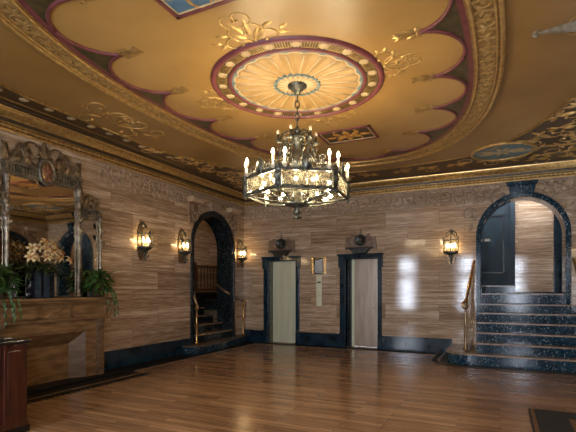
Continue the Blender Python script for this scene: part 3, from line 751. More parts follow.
# ------------------------------------------------------------------ wall sconces
def sconce(label, loc, rz):
    r = thing('wall_sconce', label, 'sconce', loc, rz, 'lantern sconces on the walls')
    m = MB(); m.prism([(-.05, -.4), (.05, -.4), (.09, -.25), (.1, .1), (.07, .28), (.03, .36), (0, .4), (-.03, .36), (-.07, .28), (-.1, .1), (-.09, -.25)], -.02, 0); m.build('back_plate', 'oldbrass', r)
    cy = -.125
    m = MB()
    cor = [(.175 * cos(a), cy + .11 * sin(a)) for a in [PI / 6 + PI / 3 * i for i in range(6)]]
    for x, y in cor:
        m.tube([(x, y, -.15), (x, y, .13)], .009, 5); m.sphere((x, y, .15), .017, 6, 4); m.tube([(x, y, .13), (x * 1.05, cy + (y - cy) * 1.05, .2)], lambda t: .01 * (1 - .7 * t), 5)
    for z, w in ((-.14, .014), (.12, .011), (0.0, .006)):
        m.tube([(x, y, z) for x, y in cor], w, 5, True)
    for i in range(6):                                    # pierced gothic tops between the bars
        (xa, ya), (xb, yb) = cor[i], cor[(i + 1) % 6]
        m.tube([(xa + (xb - xa) * t, ya + (yb - ya) * t, .02 + .1 * sin(PI * t)) for t in [j / 8 for j in range(9)]], .006, 4)
    m.build('cage', 'iron', r)
    t_ = MB().lathe([(0, -.29), (.03, -.28), (.06, -.25), (.05, -.22), (.09, -.2), (.16, -.17), (.17, -.14), (0, -.13)], 12, (0, 0, 0)); t_.v = [Vector((p.x, cy + p.y * .7, p.z)) for p in t_.v]; t_.build('tray', 'iron', r)
    m = MB().lathe([(0, -.42), (.012, -.41), (.028, -.385), (.012, -.36), (.035, -.33), (.03, -.3), (0, -.28)], 10, (0, cy, 0))
    for s in (-1, 1): m.tube([(s * .05, cy, -.25), (s * .1, cy, -.3), (s * .07, cy, -.35), (s * .035, cy, -.33)], .009, 5)
    m.build('finial', 'iron', r)
    m = MB()
    m.tube([(0, -.01, .3), (0, -.08, .33), (0, cy, .25), (0, cy, .12)], .01, 5)
    for s in (-1, 1):
        m.tube([(s * .03, -.05, .33), (s * .1, -.06, .3), (s * .12, -.06, .22), (s * .07, -.06, .2), (s * .06, -.06, .25)], .01, 5)
        m.tube([(s * .16, cy, .13), (s * .13, cy, .2), (s * .05, cy, .23), (0, cy, .3)], .008, 5)
    m.lathe([(0, .38), (.015, .36), (.04, .33), (.025, .28), (0, .26)], 10, (0, -.06, 0))
    m.build('crest', 'iron', r)
    for k, (x, y) in enumerate(((-.08, cy - .02), (.08, cy - .02), (0, cy + .05), (0, cy - .06))):
        c = MB().lathe([(0, -.14), (.014, -.14), (.014, -.05), (0, -.05)], 8, (x, y, 0)).build('candle', 'wax', r)
        MB().lathe([(0, -.05), (.016, -.045), (.028, -.015), (.026, .01), (.012, .045), (0, .06)], 10, (x, y, 0)).build('bulb', 'sbulb', c)
    return r
s0 = sconce('lit lantern sconce on the left wall midway between mantel mirror and arch', (X0, 6.75, 2.46), LEFT)
dup(s0, (X0, 7.98, 2.46), LEFT, 'lit lantern sconce on the left wall just left of the dark arch')
dup(s0, (X0, 10.44, 2.46), LEFT, 'lit lantern sconce in the corner between dark arch and back wall')
dup(s0, (-1.0, Y1, 2.46), BACK, 'lit lantern sconce on the back wall left of the blue marble arch')
dup(s0, (X1, 7.98, 2.46), RIGHT, 'lit lantern sconce on the right wall, seen only in reflections')
dup(s0, (X1, 3.6, 2.46), RIGHT, 'lit lantern sconce added for more light on the right wall near the front, out of frame')  # unseen sconce added to brighten the room

# ------------------------------------------------------------------ arched passages
def arch_frame(name, c, r_in, w, zs, z0, depth, proud, parent, mat, n=28):
    """marble architrave and reveal; front faces local -y"""
    inn = [(c - r_in, z0)] + [(c + r_in * cos(PI - PI * i / n), zs + r_in * sin(PI - PI * i / n)) for i in range(n + 1)] + [(c + r_in, z0)]
    ro = r_in + w
    out = [(c - ro, z0)] + [(c + ro * cos(PI - PI * i / n), zs + ro * sin(PI - PI * i / n)) for i in range(n + 1)] + [(c + ro, z0)]
    k = len(inn); m = MB(); v = []
    prof = [(out, .0), (out, -proud), ([(a[0] * .35 + b[0] * .65, a[1] * .35 + b[1] * .65) for a, b in zip(inn, out)], -proud), ([(a[0] * .42 + b[0] * .58, a[1] * .42 + b[1] * .58) for a, b in zip(inn, out)], -proud * .5),
            ([(a[0] * .9 + b[0] * .1, a[1] * .9 + b[1] * .1) for a, b in zip(inn, out)], -proud * .5), (inn, -proud * .3), ([(c + (x - c) * .985, z - .006 if z > zs else z) for x, z in inn], depth)]
    for pl, t in prof: v += [(x, t, z) for x, z in pl]
    fs = [(j * k + i, j * k + i + 1, (j + 1) * k + i + 1, (j + 1) * k + i) for j in range(len(prof) - 1) for i in range(k - 1)]
    m.add(v, fs); return m.build(name, mat, parent)
# left: black-green marble arch, brackets at its shoulders
def side_arch(n, loc, rz, c):
    r = thing('trim_%d' % n, loc=loc, rz=rz, kind='structure')
    arch_frame('architrave', c, .8, .13, 2.5, 0, T + .02, .05, r, 'teald')
    MB().prism([(c - .14, 3.44), (c + .14, 3.44), (c + .19, 3.62), (c - .19, 3.62)], -.09, 0).build('keystone', 'travrelief', r)
    for s in (-1, 1):
        m = MB(); x = c + s * .82
        m.box(x - .25, x + .25, -.2, 0, 3.56, 3.61); m.box(x - .21, x + .21, -.15, 0, 3.51, 3.56)
        m.build('bracket', 'litstone', r)
        m = MB(); pp = [(x - s * .17, 3.51), (x + s * .17, 3.51), (x + s * .17, 3.0), (x + s * .08, 2.9), (x + s * .02, 3.1), (x - s * .12, 3.38)]
        m.prism(pp if s > 0 else list(reversed(pp)), -.06, 0); m.build('spandrel_block', 'crest', r)
        m = MB(); m.M = Matrix.Translation((0, -.06, 0)) @ UPRIGHT
        m.curl(x - s * .1, 3.42, PI / 2 + s * .8, .5, s * 5.2, 1.3, .026, .014); m.curl(x + s * .12, 3.2, -PI / 2 - s * .4, .5, -s * 5, 1.3, .024, .012)
        m.leaf(x + s * .1, 3.3, PI / 2, .16, .12, .05); m.leaf(x + s * .1, 3.05, -PI / 2 + .2 * s, .2, .1, .05)
        m.leaf(x + s * .24, 3.5, -PI / 2, .3, .1, .06); m.leaf(x + s * .24, 3.22, -PI / 2, .26, .09, .06)
        m.build('carved_leaf', 'travrelief', r)
    return r
side_arch(26, (X0, 0, 0), LEFT, 9.26)
side_arch(27, (X1, 0, 0), RIGHT, -9.26)
# back: blue marble arch with a keystone
r = thing('trim_28', loc=(0, Y1, 0), kind='structure')
arch_frame('architrave', .42, .8, .1, 2.66, .0, T + .02, .05, r, 'teal')
bevel(MB().prism([(.2, 3.5), (.64, 3.5), (.68, 3.7), (.16, 3.7)], -.1, 0).prism([(.14, 3.7), (.7, 3.7), (.73, 3.78), (.11, 3.78)], -.12, 0).build('keystone', 'teal', r), .012)
for s in (-1, 1):
    m = MB(); m.M = Matrix.Translation((0, -.004, 0)) @ UPRIGHT
    c = .42
    for (x, z, a, L, t, q) in ((.42, 3.66, -.3, .8, -5.4, .035), (.72, 3.5, -.1, .8, 5.4, .035), (.9, 3.2, .9, .6, -5., .028), (.95, 3.0, 1.9, .5, 4.6, .024)):
        m.curl(c + s * x, z, a if s > 0 else PI - a, L, s * t, 1.3, q, .012)
    for (x, z, a, L) in ((.62, 3.5, .9, .18), (.8, 3.45, -.4, .2), (.95, 3.25, -1., .2), (1.0, 2.95, -1.4, .18), (.95, 3.6, .2, .15)):
        m.leaf(c + s * x, z, a if s > 0 else PI - a, L, .1, .05)
    m.build('carved_spandrel', 'travrelief', r)

# ------------------------------------------------------------------ right: stairs up to the vestibule beyond the blue arch
st = thing('staircase', 'broad dark blue marble staircase rising to the arch at the right', 'staircase', (0, 0, 0))
ys = [9.2, 9.5, 9.8, 10.1, 10.4, 10.7]; zs_ = [.23, .415, .6, .785, .97, 1.155]
XL, XR = -.42, 1.27
def bottom_outline(o):
    y0 = 9.2 - o; pts = []
    cx, cy, rr = -.56, 9.62, .42 + o
    pts += [(cx + rr * cos(t), cy + rr * sin(t)) for t in [PI - i * (-PI / 2) / 10 for i in range(11)]]   # left rounded end
    return [(cx - rr, Y1 - .002)] + pts + [(X1 - .003, y0), (X1 - .003, Y1 - .002)]
s_ = MB().prism(bottom_outline(0), 0, .2, 'xy').build('step', 'teal', st)
MB().prism(bottom_outline(.022), .2, .23, 'xy').build('tread', 'tread', s_)
for i in range(1, 6):
    xa, xb = (XL, X1 - .004)
    s_ = MB().box(xa, xb, ys[i], Y1 - .002 if i < 5 else Y1 + .3, zs_[i - 1] - .0, zs_[i] - .03).build('step', 'teal', st)
    if i == 5: s_.data.transform(Matrix()); 
    MB().box(xa - .012, xb, ys[i] - .022, (ys[i + 1] + .02) if i < 5 else Y1 - .002, zs_[i] - .03, zs_[i]).build('tread', 'tread', s_)
# the top step narrows to pass through the arch
for o in list(st.children):
    pass
# black ring of marble on the floor around the bottom step
tr = thing('trim_29', kind='structure')
def ringpts(o):
    cx, cy, rr = -.56, 9.62, .42 + o
    return [(cx - rr, Y1 - .06)] + [(cx + rr * cos(t), cy + rr * sin(t)) for t in [PI + i * (PI / 2) / 12 for i in range(13)]] + [(X1 - .05, 9.2 - o)]
MB().band(ringpts(.02), ringpts(.3), .0065, .008, False).build('stone_border', 'black', tr)
MB().band(ringpts(.14), ringpts(.19), .008, .0095, False).build('tan_line', 'inlay', tr)
MB().band(ringpts(.3), ringpts(.33), .0065, .0095, False).build('tan_line', 'inlay', tr)

def rail(label, name, pts, posts, balus, mat='brass', volute=None, bmat='oldbrass'):
    r = thing(name, label, 'handrail', posts[0] if posts else pts[0]); o = Vector(r.location)
    m = MB(); P = [Vector(p) - o for p in pts]
    m.tube(P, .032, 8)
    if volute:
        v = P[-1]; d = volute
        m.tube([v + Vector((d[0] * .07 * sin(t), d[1] * .07 * sin(t), -.07 + .07 * cos(t))) * 1. for t in [j * .42 for j in range(14)]], lambda t: .03 - .016 * t, 7)
    m.build('rail', mat, r)
    for q in posts:
        q = Vector(q) - o; ztop = None
        # height under the rail
        best = min(range(len(P) - 1), key=lambda i: min((Vector((P[i].lerp(P[i + 1], t / 10).x - q.x, P[i].lerp(P[i + 1], t / 10).y - q.y))).length for t in range(11)))
        tt = min(range(11), key=lambda t: Vector((P[best].lerp(P[best + 1], t / 10).x - q.x, P[best].lerp(P[best + 1], t / 10).y - q.y)).length)
        h = P[best].lerp(P[best + 1], tt / 10).z - q.z
        MB().lathe([(0, 0), (.05, 0), (.05, .03), (.034, .05), (.026, .09), (.026, h * .5), (.034, h * .52), (.026, h * .55), (.024, h - .1), (.038, h - .07), (.03, h - .03), (.03, h), (0, h)], 12, q).build('newel', bmat, r)
    for q in balus:
        q, h = Vector(q[:3]) - o, q[3]
        MB().tube([q + Vector((0, 0, h * t / 12)) for t in range(13)], lambda t: .009 + .004 * abs(sin(t * 14)), 6).build('baluster', bmat, r)
    return r
# left rail of the right stairs
zr = lambda y: 1.24 + (y - 9.66) * (2.06 - 1.24) / (10.62 - 9.66)
rail('polished brass handrail climbing the left side of the blue marble stairs', 'handrail', [(-.52, 10.7, 2.1), (-.53, 10.6, 2.05), (-.62, 9.72, 1.27), (-.64, 9.64, 1.22)], [(-.63, 9.68, .23)], [(-.53 - .09 * (10.6 - y) / .9, y, .23, zr(y) - .25) for y in (9.9, 10.1, 10.3, 10.5)], volute=(-.7, -.7))
rail('polished brass handrail at the right side of the blue marble stairs', 'handrail', [(1.36, 10.7, 2.1), (1.36, 10.6, 2.05), (1.4, 9.72, 1.27), (1.42, 9.64, 1.22)], [(1.41, 9.68, .415)], [], volute=(.7, -.7))

# vestibule beyond the blue arch
r = thing('wall_vestibule', kind='structure')
VY = 12.1; VZ = 1.38
MB().box(-.9, 1.9, VY, VY + .1, 1.1, 4.4).build('wall_panel', 'trav', r)
MB().box(-.95, -.85, Y1 + T, VY, 1.1, 4.4).build('wall_panel', 'trav', r)
MB().box(1.75, 1.85, Y1 + T, VY, 1.1, 4.4).build('wall_panel', 'trav', r)
MB().box(-.95, 1.9, Y1 + T - .01, VY + .1, 4.3, 4.4).build('vestibule_ceiling', 'trav', r)
MB().box(-.38, 1.22, Y1 + .29, VY, 1.125, VZ - .03).box(-.85, 1.75, Y1 + T + .02, VY, 1.125, VZ - .03).build('landing', 'teal', r)
MB().box(-.38, 1.22, Y1 + .27, VY, VZ - .03, VZ).build('landing_edge', 'tread', r)
MB().box(.36, 1.14, VY - .03, VY, VZ, VZ + .03).build('base_strip', 'teal', r)
d = thing('door_3', loc=(0, VY, 0), kind='structure')
MB().box(-.84, .33, -.32, 0, VZ, 1.53).build('sill_step', 'teal', d)
MB().box(-.84, .34, -.34, 0, 1.53, 1.56).build('sill_edge', 'tread', d)
m = MB(); m.box(.25, .33, -.1, 0, 1.56, 4.0); m.box(.22, .26, -.13, 0, 1.56, 4.0); m.box(-.84, -.7, -.1, 0, 1.56, 4.0); m.box(-.84, .33, -.1, 0, 3.9, 4.05); m.build('casing', 'tealwood', d)
lf = MB().box(-.7, .22, -.05, -.01, 1.56, 3.9).build('door_panel', 'tealwood', d)
m = MB()
for (xa, xb, za, zb) in ((-.52, .1, 1.86, 3.3),):
    w = .035
    m.box(xa, xb, -.075, -.05, za, za + w); m.box(xa, xb, -.075, -.05, zb - w, zb); m.box(xa, xa + w, -.075, -.05, za, zb); m.box(xb - w, xb, -.075, -.05, za, zb)
m.build('panel_moulding', 'darkiron', lf)
MB().box(-.36, -.22, -.062, -.05, 2.66, 2.72).build('plate', 'silver', lf)
d = thing('door_4', loc=(0, VY, 0), kind='structure')
m = MB().box(1.16, 1.3, -.12, 0, VZ, 4.0).box(1.3, 1.74, -.03, 0, VZ, 3.9).box(1.13, 1.18, -.15, 0, VZ, 4.0); m.build('casing', 'navy', d)
# ceiling globe of the vestibule
g = thing('ceiling_globe', 'small lit globe lamp on the vestibule ceiling beyond the blue arch', 'lamp', (.75, 11.5, 4.3))
MB().lathe([(0, 0), (.07, 0), (.07, -.03), (.03, -.06), (.0, -.06)], 14).build('holder', 'brass', g)
MB().sphere((0, 0, -.15), .1, 16, 10).build('globe', 'vglobe', g)

# ------------------------------------------------------------------ left: stairs in the dark arch and the hall beyond
st = thing('staircase', 'narrow dark marble stairs climbing through the arch in the left wall', 'staircase', (0, 0, 0))
lx = [-6.12, -6.5, -6.8, -7.1, -7.4, -7.7]; lz = [.19, .385, .58, .775, .97, 1.165]
pl = lambda o: [(X0 + .002, 8.0 - o), (-6.45, 8.0 - o)] + [(-6.36 + (.24 + o) * cos(t), 8.24 + (.24 + o) * sin(t)) for t in [-PI / 2 + i * PI / 2 / 8 for i in range(9)]] + [(-6.13 + o, 8.6), (-6.17 + o, 9.3), (-6.27 + o, 10.0), (-6.43 + o, Y1 - .003), (X0 + .002, Y1 - .003)]
s_ = MB().prism(pl(0), 0, .16, 'xy').build('step', 'teal', st)
MB().prism(pl(.02), .16, .19, 'xy').build('tread', 'treaddark', s_)
for i in range(1, 6):
    s_ = MB().box(-8.0 if i == 5 else lx[i + 1] - .02, lx[i], 8.475, 10.045, 0 if i < 3 else .2, lz[i] - .03).build('step', 'teald', st)
    MB().box(-8.0 if i == 5 else lx[i + 1] - .02, lx[i] + .02, 8.475, 10.045, lz[i] - .03, lz[i]).build('tread', 'tread', s_)
r = thing('wall_stairhall', kind='structure')
HX = -9.6
MB().box(HX, X0 - T + .08, 7.0, 14.2, -.2, -.1).build('hall_floor', 'teald', r)
MB().box(HX - .1, HX, 7.0, 14.2, -.1, 4.3).build('wall_panel', 'trav', r)
MB().box(HX, X0 - T, 7.0, 7.1, -.1, 4.3).build('wall_panel', 'trav', r)
MB().box(HX, X0 - T, 14.1, 14.2, -.1, 4.3).build('wall_panel', 'trav', r)
MB().box(X0 - T, X0 - T + .08, Y1 + T, 14.2, -.1, 4.3).build('wall_panel', 'trav', r)
MB().box(HX, X0 - T + .08, 7.0, 14.2, 4.2, 4.3).build('hall_ceiling', 'ceil', r)
MB().box(HX, -8.0, 7.1, 14.1, 1.1, 1.165).build('landing', 'teald', r)
MB().box(HX, -8.62, 9.0, 14.1, 1.165, 1.36).build('upper_landing', 'teald', r)
MB().box(-8.0, X0 - T, 10.06, 14.1, .9, 1.165).build('landing', 'teald', r)
# dark oak balustrade on the upper landing
b = thing('balustrade', 'dark wooden balustrade on the landing seen through the left arch', 'balustrade', (-8.68, 10.9, 1.36))
MB().box(-.035, .035, -1.2, 1.7, .8, .87).build('top_rail', 'darkwood', b)
MB().box(-.03, .03, -1.2, 1.7, .06, .11).build('bottom_rail', 'darkwood', b)
MB().box(-.05, .05, .35, .45, 0, .95).build('newel', 'darkwood', b)
bl = None
for i in range(17):
    y = -1.15 + i * .17
    if bl is None: bl = MB().lathe([(.018, .1), (.026, .2), (.016, .3), (.028, .5), (.016, .72), (.022, .8)], 8).build('baluster', 'darkwood', b); bl.location = (0, y, 0)
    else: copypart(bl, b, (0, y, 0))
# rails of the left stairs
rail('brass handrail with a tall newel at the left side of the left arch stairs', 'handrail', [(-6.57, 8.5, 1.42), (-6.5, 8.43, 1.3), (-6.4, 8.4, 1.1)], [(-6.4, 8.4, .19)], [], 'oldbrass', (.6, -.3), 'brass')
rail('brass handrail with two posts at the corner side of the left arch stairs', 'handrail', [(-6.98, 10.0, 1.6), (-6.62, 10.0, 1.38), (-6.5, 10.2, 1.28), (-6.44, 10.57, 1.12)], [(-6.44, 10.55, .19)], [(-6.5, 10.26, .19, 1.0)], 'oldbrass', (.3, .3), 'brass')
g = thing('ceiling_globe', 'lit globe lamp on the stair hall ceiling beyond the left arch', 'lamp', (-7.9, 10.9, 4.2))
MB().lathe([(0, 0), (.07, 0), (.07, -.03), (.03, -.06), (.0, -.06)], 14).build('holder', 'brass', g)
MB().sphere((0, 0, -.15), .11, 16, 10).build('globe', 'globe', g)
# twin passage in the right wall is closed by a dark wooden door
d = thing('door_5', loc=(X1 + .3, 9.26, 0), kind='structure')
m = MB(); m.prism([(-.8, 0), (.8, 0), (.8, 2.5)] + arc(0, 2.5, .8, 0, PI, 20)[1:-1] + [(-.8, 2.5)], 0, .06, 'yz'); m.build('door_panel', 'darkwood', d)

# ------------------------------------------------------------------ lifts
def lift(n, lo, hi, mat, ajar):
    d = thing('door_%d' % n, loc=(0, Y1, 0), kind='structure')
    m = MB(); w0, w1 = .15, .1
    m.box(lo - w0, lo, -.06, T, 0, EZ); m.box(hi, hi + w1, -.06, T, 0, EZ)
    m.box(lo - w0, hi + w1, -.06, T, EZ, 2.34)
    for x in (lo - w0 - .03, hi + w1 - .09): m.box(x, x + .12, -.085, 0, 2.02, 2.34)
    m.box(lo - w0 - .05, hi + w1 + .05, -.11, 0, 2.30, 2.355)
    for x in (lo - w0 - .02, hi + w1 - .1): m.box(x, x + .12, -.075, 0, 0, .36)
    bevel(m.build('frame', 'navy', d), .012)
    if not ajar:
        p = MB().box(lo + .0, hi, .2, .24, .012, EZ).build('door_panel', mat, d)
        MB().box(lo, lo + .025, .0, .2, .012, EZ).build('inner_jamb', 'iron', d)
        MB().box(lo + .015, lo + .05, .185, .2, .012, EZ).box(hi - .03, hi - .01, .185, .2, .012, EZ).build('edge_strip', 'brassdoor', p)
    else:
        p = MB().box(lo + .1, hi, .24, .28, .012, EZ).build('door_panel', mat, d)
        MB().box(lo + .08, lo + .16, .2, .235, .012, EZ).build('edge_strip', 'brassdoor', p)
        MB().box(hi - .07, hi, .2, .235, .012, EZ).build('edge_strip', 'brassdoor', p)
        MB().box(hi - .22, hi - .09, .225, .24, .98, 1.01).build('handle', 'silver', p)
        MB().box(lo, lo + .1, .1, .3, .0, EZ).build('inner_jamb', 'teald', d)
    MB().box(lo, hi, 0, T, 0, .01).build('threshold', 'inlay', d)
    return d
lift(1, *E1, 'brassdoor', False)
lift(2, *E2, 'bronzedoor', True)
def pediment(label, x):
    r = thing('carved_crest', label, 'carved ornament', (x, Y1, 2.355))
    m = MB().prism([(-.4, .1), (.4, .1), (.38, .42), (.2, .44), (-.2, .44), (-.38, .42)], -.05, 0)
    m.M = Matrix.Translation((0, -.05, 0)) @ UPRIGHT
    for s in (-1, 1):
        m.curl(s * .1, .42, 0 if s > 0 else PI, .6, -s * 5, 1.4, .022, .012); m.curl(s * .2, .18, .3 if s > 0 else PI - .3, .5, s * 5, 1.3, .02, .01)
        m.leaf(s * .18, .3, .2 if s > 0 else PI - .2, .18, .1, .05)
        m.leaf(s * .15, .36, 1. if s > 0 else PI - 1., .16, .08, .05)
    m.leaf(0, .44, PI / 2, .16, .06, .05); m.sphere((0, .62, 0), .02, 8, 5)
    m.build('carved_panel', 'crest', r)
    m = MB()
    m.lathe([(0, .03), (.1, .03), (.115, .045), (.14, .04), (.145, 0)], 28)
    m.v = [Vector((p.x, -.05 - p.z, .33 + p.y)) for p in m.v]
    md = m.build('roundel', 'darkiron', r)
    m = MB().sphere((0, -.085, .345), .05, 10, 6, (.7, .5, 1)).sphere((0, -.08, .27), .06, 10, 6, (1, .4, .6)); m.build('bust_relief', 'iron', md)
    m = MB().prism([(-.28, .13), (.28, .13), (.2, .06), (.16, .0), (-.16, 0), (-.2, .06)], -.16, 0).box(-.33, .33, -.18, 0, .12, .15)
    bevel(m.build('corbel', 'darkiron', r), .01)
pediment('carved stone crest with dark roundel above the pale brass lift door', -5.33)
pediment('carved stone crest with dark roundel above the bronze lift door', -3.13)
# notice frame and call plate between the lifts
n = thing('framed_notice', 'gilt framed notice on the travertine between the two lift doors', 'framed notice', (-4.255, Y1, 2.075))
m = MB().box(-.2, -.145, -.04, 0, -.22, .22).box(.145, .2, -.04, 0, -.22, .22).box(-.145, .145, -.03, 0, -.22, -.2).box(-.145, .145, -.03, 0, .2, .22); bevel(m.build('frame', 'brass', n), .006)
MB().box(-.145, .145, -.015, 0, -.2, .2).build('backing', 'blacktop', n)
MB().box(-.1, .1, -.02, -.015, -.15, .15).build('sheet', 'paper', n)
n = thing('lift_switch_plate', 'tall narrow brass call plate below the framed notice', 'call plate', (-4.25, Y1, 1.03))
bevel(MB().box(-.075, .075, -.014, 0, 0, .79).build('plate', 'brassdoor', n), .005)
MB().box(-.055, .055, -.02, -.014, .6, .635).build('slot', 'blacktop', n)
for z in (.36, .28):
    m = MB().lathe([(0, .008), (.014, .006), (.016, 0)], 10); m.v = [Vector((p.x, -.014 - p.z, z + p.y)) for p in m.v]; m.build('button', 'silver', n)

# ------------------------------------------------------------------ fireplace
MC = 4.64
fp = thing('fireplace', 'brown marble fireplace with a closed stone opening on the left wall', 'fireplace', (X0, MC, 0), LEFT)
bevel(MB().box(-1.13, 1.13, -.4, 0, 1.3, 1.345).box(-1.1, 1.1, -.37, 0, 1.265, 1.3).box(-1.06, 1.06, -.33, 0, 1.235, 1.265).build('shelf', 'mantel', fp), .012)
m = MB().box(-1.04, 1.04, -.28, 0, 1.0, 1.235); m.box(-1.05, 1.05, -.3, 0, .98, 1.0); m.build('frieze', 'mantel', fp)
m = MB()
for xa, xb in ((-.98, -.3), (.3, .98), (-.26, .26)):
    w = .018
    m.box(xa, xb, -.305, -.28, 1.03, 1.03 + w); m.box(xa, xb, -.305, -.28, 1.19, 1.19 + w); m.box(xa, xa + w, -.305, -.28, 1.03, 1.208); m.box(xb - w, xb, -.305, -.28, 1.03, 1.208)
m.build('frieze_panel', 'mantel', fp)
m = MB(); m.M = Matrix.Translation((0, -.28, 0)) @ UPRIGHT
for s in (-1, 1): m.curl(0, 1.12, 0 if s > 0 else PI, .5, s * 5, 1.5, .014, .008); m.leaf(s * .03, 1.12, .6 if s > 0 else PI - .6, .16, .07, .03); m.leaf(s * .03, 1.12, -.6 if s > 0 else PI + .6, .16, .07, .03)
m.build('frieze_carving', 'mantel', fp)
for s in (-1, 1):
    m = MB(); xa = min(s * .6, s * .98); xb = max(s * .6, s * .98); m.box(xa, xb, -.24, 0, .0, .98); m.build('jamb', 'mantel', fp)
    # fluted console pilaster
    m = MB(); c = s * .86
    m.box(c - .07, c + .07, -.3, 0, 0, .1); m.box(c - .055, c + .055, -.27, 0, .1, .98)
    prof = [(-.27, .1), (-.29, .14), (-.28, .3), (-.27, .6), (-.28, .75), (-.32, .88), (-.35, .95), (-.33, .98), (-.2, .98), (-.2, .1)]
    for q in (-.036, 0, .036): m.prism([(a, z) for a, z in prof], c + q - .012, c + q + .012, 'yz')
    m.build('pilaster', 'mantelpale', fp)
# stepped frame, splay and closing slab of the opening
m = MB().box(-.6, .6, -.24, 0, .78, .98); m.build('lintel', 'mantel', fp)
o = [(-.6, 0), (-.6, .78), (.6, .78), (.6, 0)]; i_ = [(-.4, 0), (-.4, .57), (.4, .57), (.4, 0)]
for k in range(3):
    a, b, c, d = o[k], o[k + 1], i_[k + 1], i_[k]
    MB().hexa([(a[0], -.235, a[1]), (b[0], -.235, b[1]), (c[0], -.06, c[1]), (d[0], -.06, d[1])], [(a[0], -.005, a[1]), (b[0], -.005, b[1]), (c[0], -.005, c[1]), (d[0], -.005, d[1])]).build('splay', 'mantel' if k == 1 else 'mantelpale', fp)
MB().box(-.4, .4, -.065, 0, 0, .57).build('closing_slab', 'mantel', fp)
hb = bevel(MB().box(X0 + .405, -6.0, 3.3, 5.85, .0045, .03).build('hearth_slab', 'black'), .008); tag(hb, 'low black marble hearth slab in front of the brown fireplace', 'hearth')

# ------------------------------------------------------------------ overmantel mirror
mr = thing('overmantel_mirror', 'large mirror in a tarnished silver frame standing on the mantel', 'mirror', (X0, MC, 1.345), LEFT)
MB().box(-.6, .6, -.035, -.005, 0, 1.86).build('glass', 'mirror', mr)
for s in (-1, 1):
    xa, xb = sorted((s * .65, s * 1.04)); MB().box(xa, xb, -.03, -.005, 0, 1.38).build('side_glass', 'mirror', mr)
    def column(x, H, rad):
        prof = [(0, 0), (rad * 1.5, 0), (rad * 1.5, .04), (rad, .06)]
        z = .06
        while z < H * .55: prof += [(rad * .8, z + .03), (rad * 1.0, z + .06)]; z += .08
        prof += [(rad * 1.5, z + .03), (rad * .9, z + .07), (rad * 1.6, z + .16), (rad * 1.1, z + .24), (rad * .8, z + .3), (rad * 1.45, z + .4), (rad * .8, z + .48), (rad * 1.5, H - .06), (rad * 1.6, H), (0, H)]
        m = MB().lathe(prof, 10, (x, -.06, 0))
        m.M = Matrix.Translation((0, -.1, 0)) @ UPRIGHT
        for q in range(4): m.leaf(x, z + .05 + q * .1, PI / 2 + (.6 if q % 2 else -.6), .12, .07, .04)
        return m
    column(s * .61, 1.85, .034).build('column', 'silver', mr)
    column(s * 1.06, 1.42, .026).build('side_column', 'silver', mr)
    m = MB(); xa, xb = sorted((s * .64, s * 1.09))
    m.box(xa, xb, -.08, 0, 1.42, 1.44); m.box(xa, xb, -.09, 0, 1.52, 1.545); m.box(xa, xb, -.055, 0, 1.42, 1.54); m.box(xa, xb, -.05, 0, 1.36, 1.42)
    for q in range(7): m.box(xa + .04 + q * .058, xa + .07 + q * .058, -.085, -.05, 1.445, 1.52)
    m.build('side_entablature', 'verdigris', mr)
    m = MB(); m.M = Matrix.Translation((0, -.03, 0)) @ UPRIGHT
    m.curl(s * .7, 1.56, PI / 2, .6, -s * 5, 1.5, .022, .012); m.curl(s * .98, 1.56, PI / 2 + s * .9, .4, -s * 5, 1.4, .018, .01)
    for q in range(4): m.leaf(s * (.7 + q * .08), 1.57, PI / 2 - s * .2 * q, .26 - q * .04, .1, .05)
    m.build('side_crest', 'brownbronze', mr)
m = MB().box(-.68, .68, -.08, 0, 1.845, 1.875).box(-.68, .68, -.09, 0, 1.985, 2.015).box(-.66, .66, -.06, 0, 1.875, 1.985)
for q in range(26): m.box(-.63 + q * .049, -.605 + q * .049, -.08, -.05, 1.88, 1.98)
m.build('entablature', 'verdigris', mr)
m = MB(); m.M = Matrix.Translation((0, -.03, 0)) @ UPRIGHT @ Matrix.Translation((0, -.1, 0))
for s in (-1, 1):
    for (x, z, a, L, t, q) in ((.14, 2.15, .2, .8, 5.2, .028), (.3, 2.14, 1., .6, -5., .024), (.62, 2.13, 1.9, .7, 5., .024), (.45, 2.2, 1.2, .6, 4.8, .02), (.2, 2.3, 1.1, .5, -4.8, .02)):
        m.curl(s * x, z, a if s > 0 else PI - a, L, s * t, 1.35, q, .012)
    for q in range(7): m.leaf(s * (.14 + q * .085), 2.12, PI / 2 - s * .35 * (1 if q % 2 else -.6), .2 + .12 * ((q * 3) % 4) / 3, .1, .06)
m.leaf(0, 2.28, PI / 2, .3, .12, .06); m.leaf(0, 2.3, PI / 2 + .6, .2, .09, .05); m.leaf(0, 2.3, PI / 2 - .6, .2, .09, .05)
m.build('crest', 'brownbronze', mr)
m = MB().lathe([(0, .03), (.13, .03), (.15, .05), (.175, .045), (.18, 0)], 30); m.v = [Vector((p.x * .82, -.07 - p.z, 1.98 + p.y * 1.18)) for p in m.v]
md = m.build('oval_medallion', 'verdigris', mr)
m = MB().sphere((0, -.1, 1.98), .11, 14, 8, (.85, .12, 1.45)).build('oval_ground', 'oldbrass', md)
m = MB(); m.M = Matrix.Translation((0, -.115, 0)) @ UPRIGHT
m.leaf(0, 1.88, PI / 2, .22, .06, .04); m.leaf(0, 1.96, .6, .1, .05, .04); m.leaf(0, 1.96, PI - .6, .1, .05, .04); m.leaf(0, 1.9, -.9, .1, .05, .03); m.leaf(0, 1.9, PI + .9, .1, .05, .03)
m.build('leaf_relief', 'red', md)
MB().box(-.58, .58, -.05, -.03, 1.815, 1.85).build('upper_rail', 'verdigris', mr); MB().box(-.66, .66, -.06, 0, 0, .03).build('lower_rail', 'verdigris', mr)

